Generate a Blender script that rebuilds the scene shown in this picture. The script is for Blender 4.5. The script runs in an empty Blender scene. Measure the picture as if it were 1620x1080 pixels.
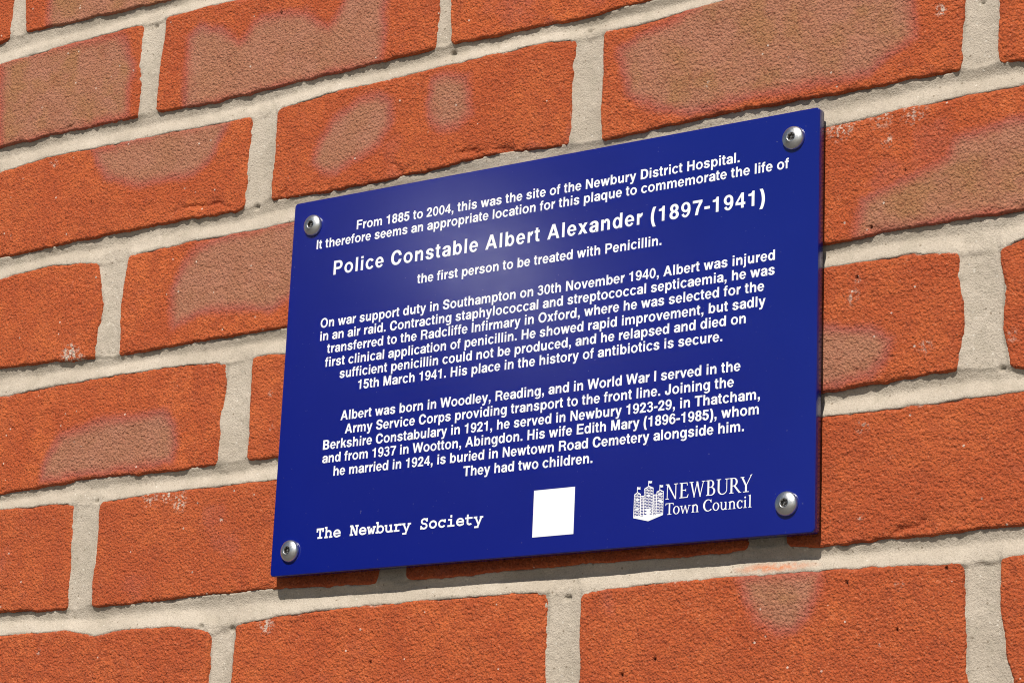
import bpy, math, random
import numpy as np
from mathutils import Matrix, Vector
from mathutils.geometry import tessellate_polygon

# ------------------------------------------------------------------ scene, camera, light
scene = bpy.context.scene
col = scene.collection
MM = 0.001
Z0 = 1.80            # height of the wall's reference bed joint above the ground, metres
R = [[0.8217983, 0.5681601, 0.0429147], [-0.1141645, 0.2379839, -0.9645362], [-0.558224, 0.7877549, 0.2604384]]
C = [940.929, -1071.151, -224.546]            # camera position in wall millimetres
cam_d = bpy.data.cameras.new('camera')
cam_d.sensor_width = 36.0
cam_d.lens = 4081.21 / 1620 * 36
cam_d.clip_start = 0.05
cam_d.clip_end = 500
cam = bpy.data.objects.new('camera', cam_d)
col.objects.link(cam)
rx, dn, fw = R
cam.matrix_world = Matrix(((rx[0], -dn[0], -fw[0], C[0] * MM),
                           (rx[1], -dn[1], -fw[1], C[1] * MM),
                           (rx[2], -dn[2], -fw[2], C[2] * MM + Z0),
                           (0, 0, 0, 1)))
scene.camera = cam

SUN = Vector((0.22, -1.0, 1.0)).normalized()      # direction towards the sun
el = math.asin(SUN.z)
az = math.atan2(SUN.x, SUN.y)
world = bpy.data.worlds.new('World')
scene.world = world
world.use_nodes = True
wn = world.node_tree
sky = wn.nodes.new('ShaderNodeTexSky')
sky.sky_type = 'NISHITA'
sky.sun_disc = False
sky.sun_elevation = el
sky.sun_rotation = az
wn.nodes['Background'].inputs['Strength'].default_value = 0.055
wn.links.new(sky.outputs[0], wn.nodes['Background'].inputs['Color'])
sun_d = bpy.data.lights.new('sun', 'SUN')
sun_d.energy = 4.85
sun_d.angle = math.radians(0.55)
sun_d.color = (1.0, 0.95, 0.87)
sun = bpy.data.objects.new('sun', sun_d)
sun.rotation_euler = (-SUN).to_track_quat('-Z', 'Y').to_euler()
sun.location = SUN * 5
col.objects.link(sun)
vs = scene.view_settings
vs.view_transform = 'Standard'
vs.look = 'None'
vs.exposure = 0.0
vs.gamma = 1.0
scene.cycles.filter_width = 1.05
scene.cycles.use_denoising = True
scene.cycles.denoising_input_passes = 'RGB_ALBEDO_NORMAL'
scene.cycles.denoising_prefilter = 'NONE'

# ------------------------------------------------------------------ data
DATA = {"rows":{"A":{"top":[],
"bot":[[-230.6,376.8],[-222.2,378.2],[-208.4,380.3],[-90.5,377.7]],
"j":[[[[-222.3,383.0],[-223.5,405.0]],[[-208.4,380.3],[-210.7,402.4]]]]},"B":{"top":[[-228.6,361.7],[-163.3,364.3],[-106.4,365.3],[-87.2,365.8],[-29.6,365.8]],
"bot":[[-221.1,305.3],[-156.3,305.7],[-103.5,304.9],[-88.6,305.5],[-39.6,303.4],[23.0,305.1],[84.3,306.2],[120.7,306.8],[131.5,307.5],[199.3,305.9],[217.3,305.6],[259.9,307.2]],
"j":[[[[-103.6,306.5],[-104.7,335.4],[-105.8,360.4]],[[-88.9,308.0],[-88.3,336.4],[-86.7,360.8]]],[[[120.5,308.9],[120.2,335.5]],[[130.9,310.6],[130.0,333.5]]]]},"C":{"top":[[-218.7,287.6],[-178.2,290.7],[-98.2,290.2],[-11.8,288.6],[7.3,289.2],[44.5,293.5],[85.2,293.1],[137.5,294.8],[187.4,295.7],[216.8,293.7],[233.5,294.5],[253.3,293.9],[299.2,297.2]],
"bot":[[-211.1,230.3],[-131.7,232.6],[-73.9,232.9],[-21.6,232.2],[6.8,235.0],[49.3,233.6],[115.6,235.1],[172.1,237.5],[212.8,234.5],[234.7,233.3],[278.5,234.8],[322.7,236.3],[357.1,235.3],[366.3,234.7],[406.3,235.4],[439.3,235.0],[459.6,234.7],[472.2,233.7]],
"j":[[[[-13.0,238.2],[-11.9,263.2],[-11.6,286.6]],[[6.9,239.0],[7.0,260.2],[7.7,287.2]]],[[[213.0,237.3],[212.8,278.9],[215.5,290.7]],[[233.5,235.6],[232.9,269.5],[233.2,290.9]]],[[[439.3,236.6],[440.3,254.3],[441.0,270.6]],[[459.3,236.1],[459.8,266.8]]]]},"D":{"top":[[-209.1,215.7],[-169.3,218.7],[-126.7,215.9],[-101.4,215.9],[-54.9,218.0],[2.6,218.2],[24.6,219.2],[366.5,217.8],[406.3,219.7],[436.2,221.2],[472.1,221.5]],
"bot":[[-201.5,158.3],[-124.4,156.1],[-102.2,154.7],[-62.9,156.3],[25.7,156.9],[367.3,157.7],[406.6,159.3],[441.0,159.8],[471.5,159.9]],
"j":[[[[-122.2,159.7],[-120.5,189.7],[-125.9,213.4]],[[-103.0,157.5],[-103.8,186.8],[-101.3,214.7]]]]},"E":{"top":[[-199.0,139.9],[-183.0,140.9],[-121.3,142.7],[-47.4,143.1],[-19.7,141.1],[2.4,141.9],[25.2,141.5],[366.4,144.6],[411.7,145.9],[438.0,142.7],[460.6,143.2],[471.4,145.7]],
"bot":[[-190.9,78.5],[-121.8,81.9],[-55.1,81.0],[-18.3,81.7],[3.6,82.3],[25.5,81.8],[366.2,83.1],[402.3,84.4],[436.0,86.0],[466.1,83.3],[470.8,82.7]],
"j":[[[[-18.4,82.9],[-19.4,107.2],[-18.2,119.7],[-17.4,136.3]],[[3.5,83.8],[2.4,110.2],[2.2,139.0]]],[[[437.6,88.6],[439.9,100.3],[439.0,123.2],[438.0,139.5]],[[463.3,85.7],[460.6,102.4],[461.7,124.9],[459.6,139.7]]]]},"F":{"top":[[-189.5,68.3],[-150.5,68.5],[-129.3,67.4],[-106.4,66.6],[-68.4,68.4],[-25.6,68.9],[24.1,68.8],[366.3,70.2],[402.4,70.6],[440.8,71.5],[470.7,71.6]],
"bot":[[-181.3,6.6],[-128.4,5.1],[-107.2,5.0],[-61.7,6.0],[-19.6,7.4],[26.7,7.8],[59.7,6.8],[99.4,6.4],[120.5,7.1],[154.7,6.6],[201.6,8.1],[241.5,8.4],[296.1,7.4],[325.5,9.2],[349.1,8.2],[366.1,7.6],[392.8,8.4],[435.8,9.1],[459.0,10.0],[470.1,9.2]],
"j":[[[[-128.0,6.2],[-127.2,39.3],[-127.9,64.2]],[[-107.3,5.7],[-107.7,34.6],[-107.1,64.4]]],[[[99.8,7.4],[100.2,13.5]],[[120.5,7.1],[120.1,12.2]]],[[[325.9,9.2],[325.0,14.2]],[[348.4,8.2],[348.0,12.5]]]]},"G":{"top":[[-179.4,-7.7],[-125.8,-7.6],[-103.3,-11.4],[-81.4,-9.4],[-45.7,-9.3],[-14.8,-13.4],[3.9,-10.9],[35.6,-7.4],[68.4,-6.4],[118.8,-5.4],[167.2,-4.8],[209.2,-5.0],[231.6,-7.4],[253.3,-5.8],[286.0,-5.0],[327.9,-4.6],[363.3,-4.4],[402.8,-4.9],[439.6,-5.9],[459.9,-4.6],[470.0,-4.6]],
"bot":[],
"j":[[[[-14.5,-40.5],[-14.6,-25.1],[-14.7,-14.5]],[[2.6,-41.2],[3.0,-25.9],[3.6,-12.6]]],[[[210.2,-49.7],[210.9,-25.2],[210.1,-6.7]],[[232.2,-49.7],[231.6,-27.2],[231.6,-9.6]]],[[[441.3,-59.3],[440.5,-28.4],[439.6,-7.4]],[[464.0,-60.2],[460.5,-46.7],[458.5,-22.8],[459.2,-5.8]]]]}},"patch":{"B1":[[-229.0,364.8],[-124.7,364.9],[-115.6,354.0],[-110.5,340.6],[-110.3,305.6],[-220.5,301.4]],
"A2":[[-191.1,398.4],[-192.3,385.7],[-189.5,372.3],[-78.6,371.5],[-80.3,388.5],[-189.9,411.2]],
"B2":[[-66.4,302.1],[-67.6,348.9],[-56.6,355.7],[-40.2,351.7],[-25.7,339.2],[-16.3,349.0],[-6.9,352.4],[7.6,352.7],[26.1,348.6],[34.8,339.7],[42.1,336.3],[50.7,345.6],[54.7,354.6],[83.6,348.7],[85.5,327.1],[84.9,304.2],[23.3,302.0],[-21.6,300.2]],
"C1":[[-138.3,289.1],[-134.1,279.8],[-126.4,268.0],[-107.3,260.2],[-78.0,258.0],[-51.7,259.8],[-37.8,269.0],[-31.5,281.0],[-27.1,291.3],[-85.8,293.3]],
"C2a":[[34.5,251.5],[37.6,264.7],[48.7,276.3],[67.1,286.8],[82.8,288.6],[92.8,281.1],[93.6,268.5],[86.6,254.3],[70.0,248.0],[55.4,242.4],[43.4,244.0]],
"C2b":[[115.8,273.7],[118.3,288.9],[131.3,290.7],[144.5,286.2],[148.1,274.6],[148.3,263.5],[139.8,255.4],[126.9,255.8],[118.9,261.9]],
"C3":[[242.3,283.1],[244.0,268.1],[249.3,254.4],[266.8,242.9],[289.5,237.3],[317.0,240.3],[354.5,239.8],[391.1,239.2],[401.4,247.9],[415.4,256.2],[415.4,267.8],[413.3,286.3],[304.3,305.3],[276.7,294.3],[253.5,289.5]],
"D2":[[-65.2,178.0],[-64.1,191.8],[-56.7,206.6],[-47.3,215.8],[4.7,221.4],[130.8,221.7],[134.6,160.0],[25.8,172.1],[14.1,167.3],[-14.5,171.6],[-42.9,171.0],[-61.0,166.4]],
"D4":[[381.5,155.4],[381.4,160.2],[387.5,177.4],[401.8,182.0],[416.6,188.1],[431.2,193.4],[436.2,201.3],[460.4,205.5],[497.3,206.9],[496.5,155.9],[432.8,157.5]],
"E1":[[-158.5,82.4],[-158.2,92.4],[-154.6,101.3],[-145.0,112.0],[-118.3,117.1],[-88.7,118.7],[-61.9,118.2],[-52.6,108.3],[-51.3,96.2],[-52.5,84.1],[-99.1,82.6]],
"E3":[[330.7,113.6],[366.8,116.3],[392.1,112.4],[404.2,105.5],[402.2,97.3],[392.3,86.5],[366.2,83.7],[338.4,82.9]],
"G3":[[320.2,-2.5],[321.7,-8.8],[324.7,-17.6],[333.3,-29.7],[343.7,-34.8],[353.6,-33.5],[361.5,-25.8],[365.4,-15.4],[367.0,-4.0]]},"gouge":[[[-70.9,238.0],[-62.5,239.5],[-55.1,239.9],[-40.2,238.9],[-33.0,239.3],[-29.4,237.6],[-24.3,234.9]],[[138.1,241.8],[144.5,241.8],[153.0,241.1],[161.5,240.5],[172.0,238.4],[184.6,236.3]],[[94.6,241.4],[100.1,238.3],[104.3,235.1]],[[407.2,12.4],[413.4,12.6],[418.6,14.0],[424.7,15.3],[429.5,14.3]],[[12.6,238.5],[17.3,239.3]],[[-171.3,304.5],[-156.7,309.5]]],
"hole":[[257.1,-49.8,1.1],[275.8,-42.8,0.9],[384.7,137.8,0.9],[410.2,188.3,0.8],[392.0,162.2,1.0],[414.7,265.6,0.6],[-136.0,255.3,0.7],[-156.2,247.4,0.6],[-188.0,210.9,0.6],[5.4,350.3,0.8],[-46.6,279.2,0.5],[380.8,-11.3,0.7],[407.1,-34.8,0.6],[99.1,-35.8,0.6],[431.7,-7.4,0.7],[324.0,-33.5,0.5]],
"lime":[[297.8,251.7,2.6,1.6],[401.0,204.6,5,0.8],[429.3,267.4,3.5,1.1],[421.4,98.5,5,0.8],[388.4,63.1,5,0.7],[403.5,48.4,3,0.6],[408.0,-14.2,4,0.7],[397.5,-42.2,1.6,1.2],[387.1,20.0,2.5,0.9],[382.8,128.0,6,0.7],[385.4,135.6,3,0.6],[465.6,99.0,5,0.7],[-142.0,160.0,8,1.2],[-132.9,153.9,6,1.2],[-145.7,204.1,4,0.5],[-171.7,285.9,5,0.7],[-68.2,66.9,9,0.8],[-44.5,62.0,7,1.0],[-54.6,66.9,6,1.0],[25.3,-12.4,7,0.9],[-145.8,-18.8,2.5,0.8],[17.4,118.9,3,0.7],[20.1,98.9,3,0.7],[119.8,258.1,2.5,0.8],[19.2,244.8,2,0.8],[415.2,217.1,10,0.7],[374.9,218.5,12,0.9],[397.5,219.6,10,0.8],[-201.7,242.6,3,0.6],[-110.0,336.3,1.5,1.0],[-143.2,59.7,1.2,1.2],[-12.4,48.9,1.5,1.0]]}
# letter outlines: advance width, then solid pieces (outline first, holes after), 1000 units to the em
GLYPH = {
    'A': (722, [[[[20,0],[174,0],[440,718],[281,718]]],[[[702,0],[545,0],[281,718],[440,718]]],[[[170,160],[550,160],[505,278],[215,278]]]]),
    'B': (722, [[[[76,0],[76,718],[377,718],[428,715],[476,706],[519,692],[556,671],[587,647],[611,618],[628,586],[638,552],[641,516],[639,486],[632,458],[620,434],[604,413],[585,395],[563,380],[540,368],[516,359],[525,357],[525,391],[512,390],[542,381],[571,368],[598,351],[621,329],[642,304],[657,274],[666,240],[669,204],[666,167],[655,132],[638,100],[612,70],[579,46],[539,26],[493,11],[441,3],[384,0]],[[261,125],[379,125],[423,128],[451,136],[468,149],[478,165],[485,183],[487,205],[486,222],[482,238],[476,253],[467,267],[457,279],[443,289],[427,297],[408,301],[384,303],[261,303]],[[261,425],[369,425],[390,426],[406,430],[420,436],[432,445],[442,455],[450,467],[455,481],[459,496],[460,513],[458,535],[452,554],[442,570],[428,582],[406,590],[372,593],[261,593]]]]),
    'C': (722, [[[[372,-19],[335,-17],[300,-12],[266,-2],[233,11],[202,28],[174,48],[148,71],[124,98],[103,127],[85,160],[70,195],[59,233],[50,272],[46,314],[44,359],[46,403],[50,445],[59,485],[70,522],[85,558],[103,590],[124,620],[148,646],[174,670],[202,690],[233,707],[266,720],[300,730],[335,735],[372,737],[408,735],[443,730],[477,721],[509,708],[540,691],[568,672],[594,648],[616,622],[636,593],[652,561],[664,527],[684,460],[517,460],[503,500],[497,518],[490,534],[481,549],[471,562],[460,573],[448,583],[434,591],[420,597],[405,601],[389,604],[373,605],[342,602],[315,593],[290,577],[268,556],[248,529],[232,496],[219,456],[212,411],[209,359],[212,307],[219,261],[232,222],[249,189],[268,162],[290,141],[315,125],[342,116],[373,113],[389,114],[404,117],[420,121],[434,128],[448,136],[460,145],[471,157],[481,170],[490,184],[497,200],[503,218],[517,258],[684,258],[664,191],[652,157],[636,125],[617,96],[594,70],[568,47],[540,27],[510,11],[478,-2],[444,-12],[408,-17]]]]),
    'D': (722, [[[[327,0],[122,0],[122,125],[319,125],[365,128],[402,137],[432,153],[457,173],[477,199],[493,231],[506,269],[513,312],[516,360],[513,408],[506,451],[494,488],[478,519],[458,545],[434,566],[405,581],[370,590],[327,593],[119,593],[119,718],[335,718],[376,716],[415,711],[453,703],[488,690],[522,675],[571,641],[612,600],[644,550],[659,516],[670,480],[679,443],[683,403],[685,360],[683,318],[679,277],[670,239],[659,203],[644,170],[625,139],[603,110],[578,85],[550,63],[519,44],[485,28],[448,15],[410,7],[369,2]]],[[[248,718],[248,0],[76,0],[76,718]]]]),
    'E': (667, [[[[76,0],[226,0],[226,718],[76,718]]],[[[220,595],[621,595],[621,718],[220,718]]],[[[220,305],[590,305],[590,422],[220,422]]],[[[220,0],[625,0],[625,123],[220,123]]]]),
    'F': (611, [[[[76,0],[226,0],[226,718],[76,718]]],[[[220,595],[587,595],[587,718],[220,718]]],[[[220,305],[545,305],[545,422],[220,422]]]]),
    'H': (722, [[[[71,0],[221,0],[221,718],[71,718]]],[[[501,0],[651,0],[651,718],[501,718]]],[[[210,305],[510,305],[510,430],[210,430]]]]),
    'I': (278, [[[[64,0],[214,0],[214,718],[64,718]]]]),
    'J': (556, [[[[253,-18],[192,-12],[136,8],[89,41],[64,68],[45,98],[32,132],[24,169],[22,209],[22,271],[187,271],[187,211],[190,177],[196,152],[205,133],[217,119],[233,111],[253,108],[273,111],[289,119],[301,133],[310,152],[316,177],[319,211],[319,718],[484,718],[484,209],[482,169],[474,132],[461,98],[442,68],[418,41],[371,8],[315,-12]]]]),
    'M': (833, [[[[69,0],[203,0],[203,718],[69,718]]],[[[631,0],[765,0],[765,718],[631,718]]],[[[69,718],[272,718],[480,0],[354,0]]],[[[354,0],[480,0],[765,718],[562,718]]]]),
    'N': (722, [[[[69,0],[208,0],[208,718],[69,718]]],[[[515,0],[654,0],[654,718],[515,718]]],[[[69,718],[225,718],[654,0],[498,0]]]]),
    'O': (778, [[[[734,359],[724,449],[694,535],[647,610],[585,670],[511,712],[431,734],[347,734],[267,712],[193,670],[131,610],[84,535],[54,449],[44,359],[54,269],[84,183],[131,108],[193,48],[267,6],[347,-16],[431,-16],[511,6],[585,48],[647,108],[694,183],[724,269]],[[585,359],[577,287],[554,222],[517,167],[470,128],[417,108],[361,108],[308,128],[261,167],[224,222],[201,287],[193,359],[201,431],[224,496],[261,551],[308,590],[361,610],[417,610],[470,590],[517,551],[554,496],[577,431]]]]),
    'P': (667, [[[[76,0],[220,0],[220,262],[330,262],[400,262],[451,268],[498,285],[542,312],[577,348],[605,391],[621,439],[627,490],[621,541],[605,589],[577,632],[542,668],[498,695],[451,712],[400,718],[76,718]],[[220,380],[220,598],[380,598],[418,590],[449,566],[471,531],[478,489],[471,447],[449,412],[418,388],[380,380]]]]),
    'R': (722, [[[[76,0],[221,0],[221,290],[330,290],[420,290],[473,295],[524,311],[570,337],[608,371],[636,411],[654,456],[660,504],[654,552],[636,597],[608,637],[570,671],[524,697],[473,713],[420,718],[76,718]],[[221,404],[221,600],[400,600],[441,593],[476,571],[500,540],[508,502],[500,464],[476,433],[441,411],[400,404]]],[[[395,300],[530,320],[640,220],[652,60],[690,22],[690,0],[528,0],[508,60],[500,190],[470,255],[395,290]]]]),
    'S': (667, [[[[338,-19],[286,-16],[237,-7],[192,7],[151,28],[117,54],[88,85],[67,120],[53,159],[39,228],[218,228],[227,184],[232,167],[240,153],[249,140],[262,130],[278,121],[296,115],[316,111],[338,110],[362,112],[384,116],[404,123],[420,133],[433,144],[443,158],[449,172],[453,188],[455,206],[454,221],[451,232],[447,243],[440,252],[429,262],[415,270],[397,278],[377,286],[354,293],[271,316],[215,334],[166,359],[123,389],[90,426],[70,470],[64,519],[68,561],[81,600],[103,635],[132,666],[166,691],[205,711],[248,725],[294,734],[342,737],[391,734],[437,725],[480,711],[518,691],[551,666],[579,636],[600,603],[614,566],[625,501],[454,501],[439,548],[431,568],[416,585],[396,598],[371,606],[339,609],[317,608],[298,604],[281,597],[267,588],[256,577],[248,566],[243,553],[240,539],[239,523],[240,507],[243,495],[248,484],[257,474],[269,464],[284,456],[301,449],[318,443],[335,437],[404,418],[425,412],[448,405],[472,396],[497,386],[521,373],[545,358],[567,341],[588,320],[605,296],[619,269],[626,238],[629,205],[625,164],[613,125],[593,90],[565,58],[530,31],[490,10],[444,-6],[393,-16]]]]),
    'T': (611, [[[[14,595],[598,595],[598,718],[14,718]]],[[[231,0],[381,0],[381,600],[231,600]]]]),
    'W': (944, [[[[6,718],[160,718],[330,0],[178,0]]],[[[178,0],[330,0],[545,718],[400,718]]],[[[400,718],[545,718],[766,0],[614,0]]],[[[614,0],[766,0],[938,718],[784,718]]]]),
    'a': (556, [[[[248,-14],[212,-12],[177,-5],[143,6],[112,21],[85,41],[63,65],[46,94],[36,125],[33,160],[35,190],[43,217],[56,241],[74,260],[95,277],[118,290],[142,301],[167,309],[193,315],[218,320],[243,324],[267,328],[296,332],[320,335],[340,337],[354,339],[363,342],[364,345],[360,347],[357,349],[357,356],[357,356],[356,374],[353,388],[350,400],[346,410],[341,419],[334,426],[325,431],[312,434],[296,435],[279,434],[264,431],[252,426],[242,419],[233,411],[226,402],[220,392],[215,382],[194,356],[29,390],[66,441],[87,468],[112,490],[140,508],[169,523],[200,533],[231,540],[262,545],[294,546],[316,545],[339,543],[363,539],[389,532],[414,523],[439,511],[464,495],[485,475],[503,450],[517,421],[525,388],[527,350],[527,-3],[358,-3],[358,66],[423,66],[428,63],[416,49],[402,35],[384,22],[363,10],[339,0],[311,-8],[281,-12]],[[262,97],[285,99],[302,104],[317,112],[329,123],[339,136],[347,151],[352,166],[355,183],[357,201],[369,238],[421,248],[407,243],[393,239],[379,236],[365,233],[351,230],[336,228],[322,226],[308,224],[276,220],[259,217],[244,213],[231,208],[220,203],[213,196],[208,188],[206,180],[205,170],[204,156],[205,144],[206,133],[208,125],[212,117],[218,110],[225,105],[236,101],[248,98]]]]),
    'b': (611, [[[[61,0],[201,0],[201,718],[61,718]]],[[[578,266],[571,333],[552,396],[521,452],[480,496],[432,528],[379,544],[325,544],[272,528],[224,496],[183,452],[152,396],[133,333],[126,266],[133,199],[152,136],[183,80],[224,36],[272,4],[325,-12],[379,-12],[432,4],[480,36],[521,80],[552,136],[571,199]],[[434,266],[430,219],[418,175],[399,139],[374,113],[347,100],[317,100],[290,113],[265,139],[246,175],[234,219],[230,266],[234,313],[246,357],[265,393],[290,419],[317,432],[347,432],[374,419],[399,393],[418,357],[430,313]]]]),
    'c': (556, [[[[521,423],[484,468],[440,504],[389,530],[334,544],[278,545],[222,534],[170,510],[124,476],[86,433],[58,381],[40,325],[34,266],[40,207],[58,151],[86,99],[124,56],[170,22],[222,-2],[278,-13],[334,-12],[389,2],[440,28],[484,64],[521,109],[405,172],[388,145],[367,123],[343,108],[318,99],[292,99],[266,105],[242,119],[220,140],[202,166],[189,197],[181,231],[178,266],[181,301],[189,335],[202,366],[220,392],[242,413],[266,427],[292,433],[318,433],[343,424],[367,409],[388,387],[405,360]]]]),
    'd': (611, [[[[411,0],[551,0],[551,718],[411,718]]],[[[34,266],[41,333],[60,396],[91,452],[132,496],[180,528],[233,544],[287,544],[340,528],[388,496],[429,452],[460,396],[479,333],[486,266],[479,199],[460,136],[429,80],[388,36],[340,4],[287,-12],[233,-12],[180,4],[132,36],[91,80],[60,136],[41,199]],[[178,266],[182,219],[194,175],[213,139],[238,113],[265,100],[295,100],[322,113],[347,139],[366,175],[378,219],[382,266],[378,313],[366,357],[347,393],[322,419],[295,432],[265,432],[238,419],[213,393],[194,357],[182,313]]]]),
    'e': (556, [[[[528,266],[524,316],[512,364],[493,409],[466,450],[434,484],[396,512],[355,532],[311,543],[266,546],[221,539],[179,524],[139,501],[103,470],[73,433],[50,390],[34,343],[25,294],[25,244],[32,195],[48,148],[70,104],[99,66],[134,35],[174,10],[216,-6],[261,-13],[306,-12],[350,-2],[391,17],[429,44],[463,78],[490,118],[376,168],[360,140],[341,118],[319,102],[295,93],[270,93],[246,99],[224,114],[204,135],[187,161],[174,193],[167,227],[164,264],[167,300],[174,334],[187,366],[203,393],[223,414],[246,428],[270,435],[294,435],[318,426],[340,411],[360,389],[376,361],[387,329],[394,294],[395,266]]],[[[150,222],[527,222],[526,312],[150,312]]]]),
    'f': (333, [[[[296,534],[296,419],[10,419],[10,534]]],[[[83,0],[83,578],[85,607],[92,635],[104,660],[119,681],[136,698],[157,711],[178,720],[200,725],[222,727],[237,727],[251,725],[263,723],[274,720],[282,717],[318,706],[285,594],[242,605],[239,606],[235,606],[230,607],[220,605],[216,601],[215,596],[213,589],[212,577],[211,559],[211,0]]]]),
    'g': (611, [[[[413,-45],[553,-45],[553,532],[413,532]]],[[[34,266],[41,333],[60,396],[91,452],[132,496],[180,528],[233,544],[287,544],[340,528],[388,496],[429,452],[460,396],[479,333],[486,266],[479,199],[460,136],[429,80],[388,36],[340,4],[287,-12],[233,-12],[180,4],[132,36],[91,80],[60,136],[41,199]],[[178,266],[182,219],[194,175],[213,139],[238,113],[265,100],[295,100],[322,113],[347,139],[366,175],[378,219],[382,266],[378,313],[366,357],[347,393],[322,419],[295,432],[265,432],[238,419],[213,393],[194,357],[182,313]]],[[[553,-40],[549,-73],[536,-105],[515,-134],[486,-160],[451,-182],[411,-199],[368,-211],[322,-217],[275,-216],[229,-209],[186,-196],[147,-178],[114,-155],[86,-128],[208,-76],[220,-87],[234,-96],[252,-104],[271,-109],[291,-112],[311,-112],[331,-110],[351,-105],[368,-98],[384,-89],[396,-78],[405,-66],[411,-53],[413,-40]]]]),
    'h': (611, [[[[65,0],[205,0],[205,718],[65,718]]],[[[406,0],[546,0],[546,335],[406,335]]],[[[546,330],[542,375],[530,419],[510,458],[484,492],[452,518],[416,536],[378,545],[339,544],[301,534],[266,514],[235,486],[210,452],[192,411],[181,368],[319,349],[321,371],[326,391],[332,408],[339,422],[347,432],[357,437],[366,438],[375,433],[384,424],[391,411],[397,394],[402,374],[405,353],[406,330]]]]),
    'i': (278, [[[[69,0],[209,0],[209,532],[69,532]]],[[[69,606],[209,606],[209,725],[69,725]]]]),
    'j': (278, [[[[66,379],[196,379],[196,-75],[195,-101],[190,-125],[181,-147],[167,-167],[150,-184],[129,-197],[105,-207],[79,-212],[52,-214],[3,-214],[3,-114],[48,-114],[57,-113],[61,-110],[62,-106],[63,-99],[65,-88],[66,-73]]],[[[131,406],[112,408],[93,414],[77,424],[65,437],[57,452],[54,469],[57,486],[65,501],[77,514],[93,524],[112,530],[131,532],[151,530],[170,524],[186,514],[198,501],[206,486],[209,469],[206,452],[198,437],[186,424],[170,414],[151,408]]],[[[69,606],[209,606],[209,725],[69,725]]]]),
    'k': (556, [[[[69,0],[209,0],[209,718],[69,718]]],[[[195,140],[195,310],[378,532],[545,532]]],[[[255,290],[362,390],[562,0],[398,0]]]]),
    'l': (278, [[[[69,0],[209,0],[209,718],[69,718]]]]),
    'm': (889, [[[[64,0],[204,0],[204,532],[64,532]]],[[[375,0],[515,0],[515,335],[375,335]]],[[[686,0],[826,0],[826,335],[686,335]]],[[[515,330],[511,375],[499,419],[480,458],[455,492],[424,518],[389,536],[353,545],[315,544],[278,534],[244,514],[214,486],[190,452],[172,411],[162,368],[300,349],[302,371],[306,391],[311,408],[317,422],[324,432],[332,437],[340,438],[348,433],[356,424],[362,411],[368,394],[372,374],[374,353],[375,330]]],[[[826,330],[823,370],[814,409],[799,445],[779,477],[755,504],[726,525],[696,539],[663,545],[630,545],[598,536],[568,521],[540,499],[517,471],[498,438],[619,384],[623,400],[628,414],[633,425],[639,433],[646,437],[653,438],[659,434],[666,427],[671,417],[676,403],[680,387],[684,369],[685,350],[686,330]]]]),
    'n': (611, [[[[65,0],[205,0],[205,532],[65,532]]],[[[406,0],[546,0],[546,335],[406,335]]],[[[546,330],[542,375],[530,419],[510,458],[484,492],[452,518],[416,536],[378,545],[339,544],[301,534],[266,514],[235,486],[210,452],[192,411],[181,368],[319,349],[321,371],[326,391],[332,408],[339,422],[347,432],[357,437],[366,438],[375,433],[384,424],[391,411],[397,394],[402,374],[405,353],[406,330]]]]),
    'o': (611, [[[[578,266],[570,333],[547,396],[510,452],[461,496],[402,528],[339,544],[273,544],[210,528],[151,496],[102,452],[65,396],[42,333],[34,266],[42,199],[65,136],[102,80],[151,36],[210,4],[273,-12],[339,-12],[402,4],[461,36],[510,80],[547,136],[570,199]],[[440,266],[435,219],[419,175],[394,139],[362,113],[325,100],[287,100],[250,113],[218,139],[193,175],[177,219],[172,266],[177,313],[193,357],[218,393],[250,419],[287,432],[325,432],[362,419],[394,393],[419,357],[435,313]]]]),
    'p': (611, [[[[62,-207],[202,-207],[202,532],[62,532]]],[[[578,266],[571,333],[552,396],[521,452],[480,496],[432,528],[379,544],[325,544],[272,528],[224,496],[183,452],[152,396],[133,333],[126,266],[133,199],[152,136],[183,80],[224,36],[272,4],[325,-12],[379,-12],[432,4],[480,36],[521,80],[552,136],[571,199]],[[434,266],[430,219],[418,175],[399,139],[374,113],[347,100],[317,100],[290,113],[265,139],[246,175],[234,219],[230,266],[234,313],[246,357],[265,393],[290,419],[317,432],[347,432],[374,419],[399,393],[418,357],[430,313]]]]),
    'q': (611, [[[[412,-207],[552,-207],[552,532],[412,532]]],[[[34,266],[41,333],[60,396],[91,452],[132,496],[180,528],[233,544],[287,544],[340,528],[388,496],[429,452],[460,396],[479,333],[486,266],[479,199],[460,136],[429,80],[388,36],[340,4],[287,-12],[233,-12],[180,4],[132,36],[91,80],[60,136],[41,199]],[[178,266],[182,219],[194,175],[213,139],[238,113],[265,100],[295,100],[322,113],[347,139],[366,175],[378,219],[382,266],[378,313],[366,357],[347,393],[322,419],[295,432],[265,432],[238,419],[213,393],[194,357],[182,313]]]]),
    'r': (389, [[[[64,0],[204,0],[204,532],[64,532]]],[[[374,542],[354,544],[334,543],[313,540],[293,534],[274,525],[256,514],[238,501],[222,485],[207,467],[193,448],[181,427],[171,404],[163,380],[157,356],[286,321],[288,332],[291,343],[294,354],[298,363],[303,372],[308,381],[313,388],[319,394],[325,399],[331,403],[338,406],[345,408],[351,408],[358,407]]]]),
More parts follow.
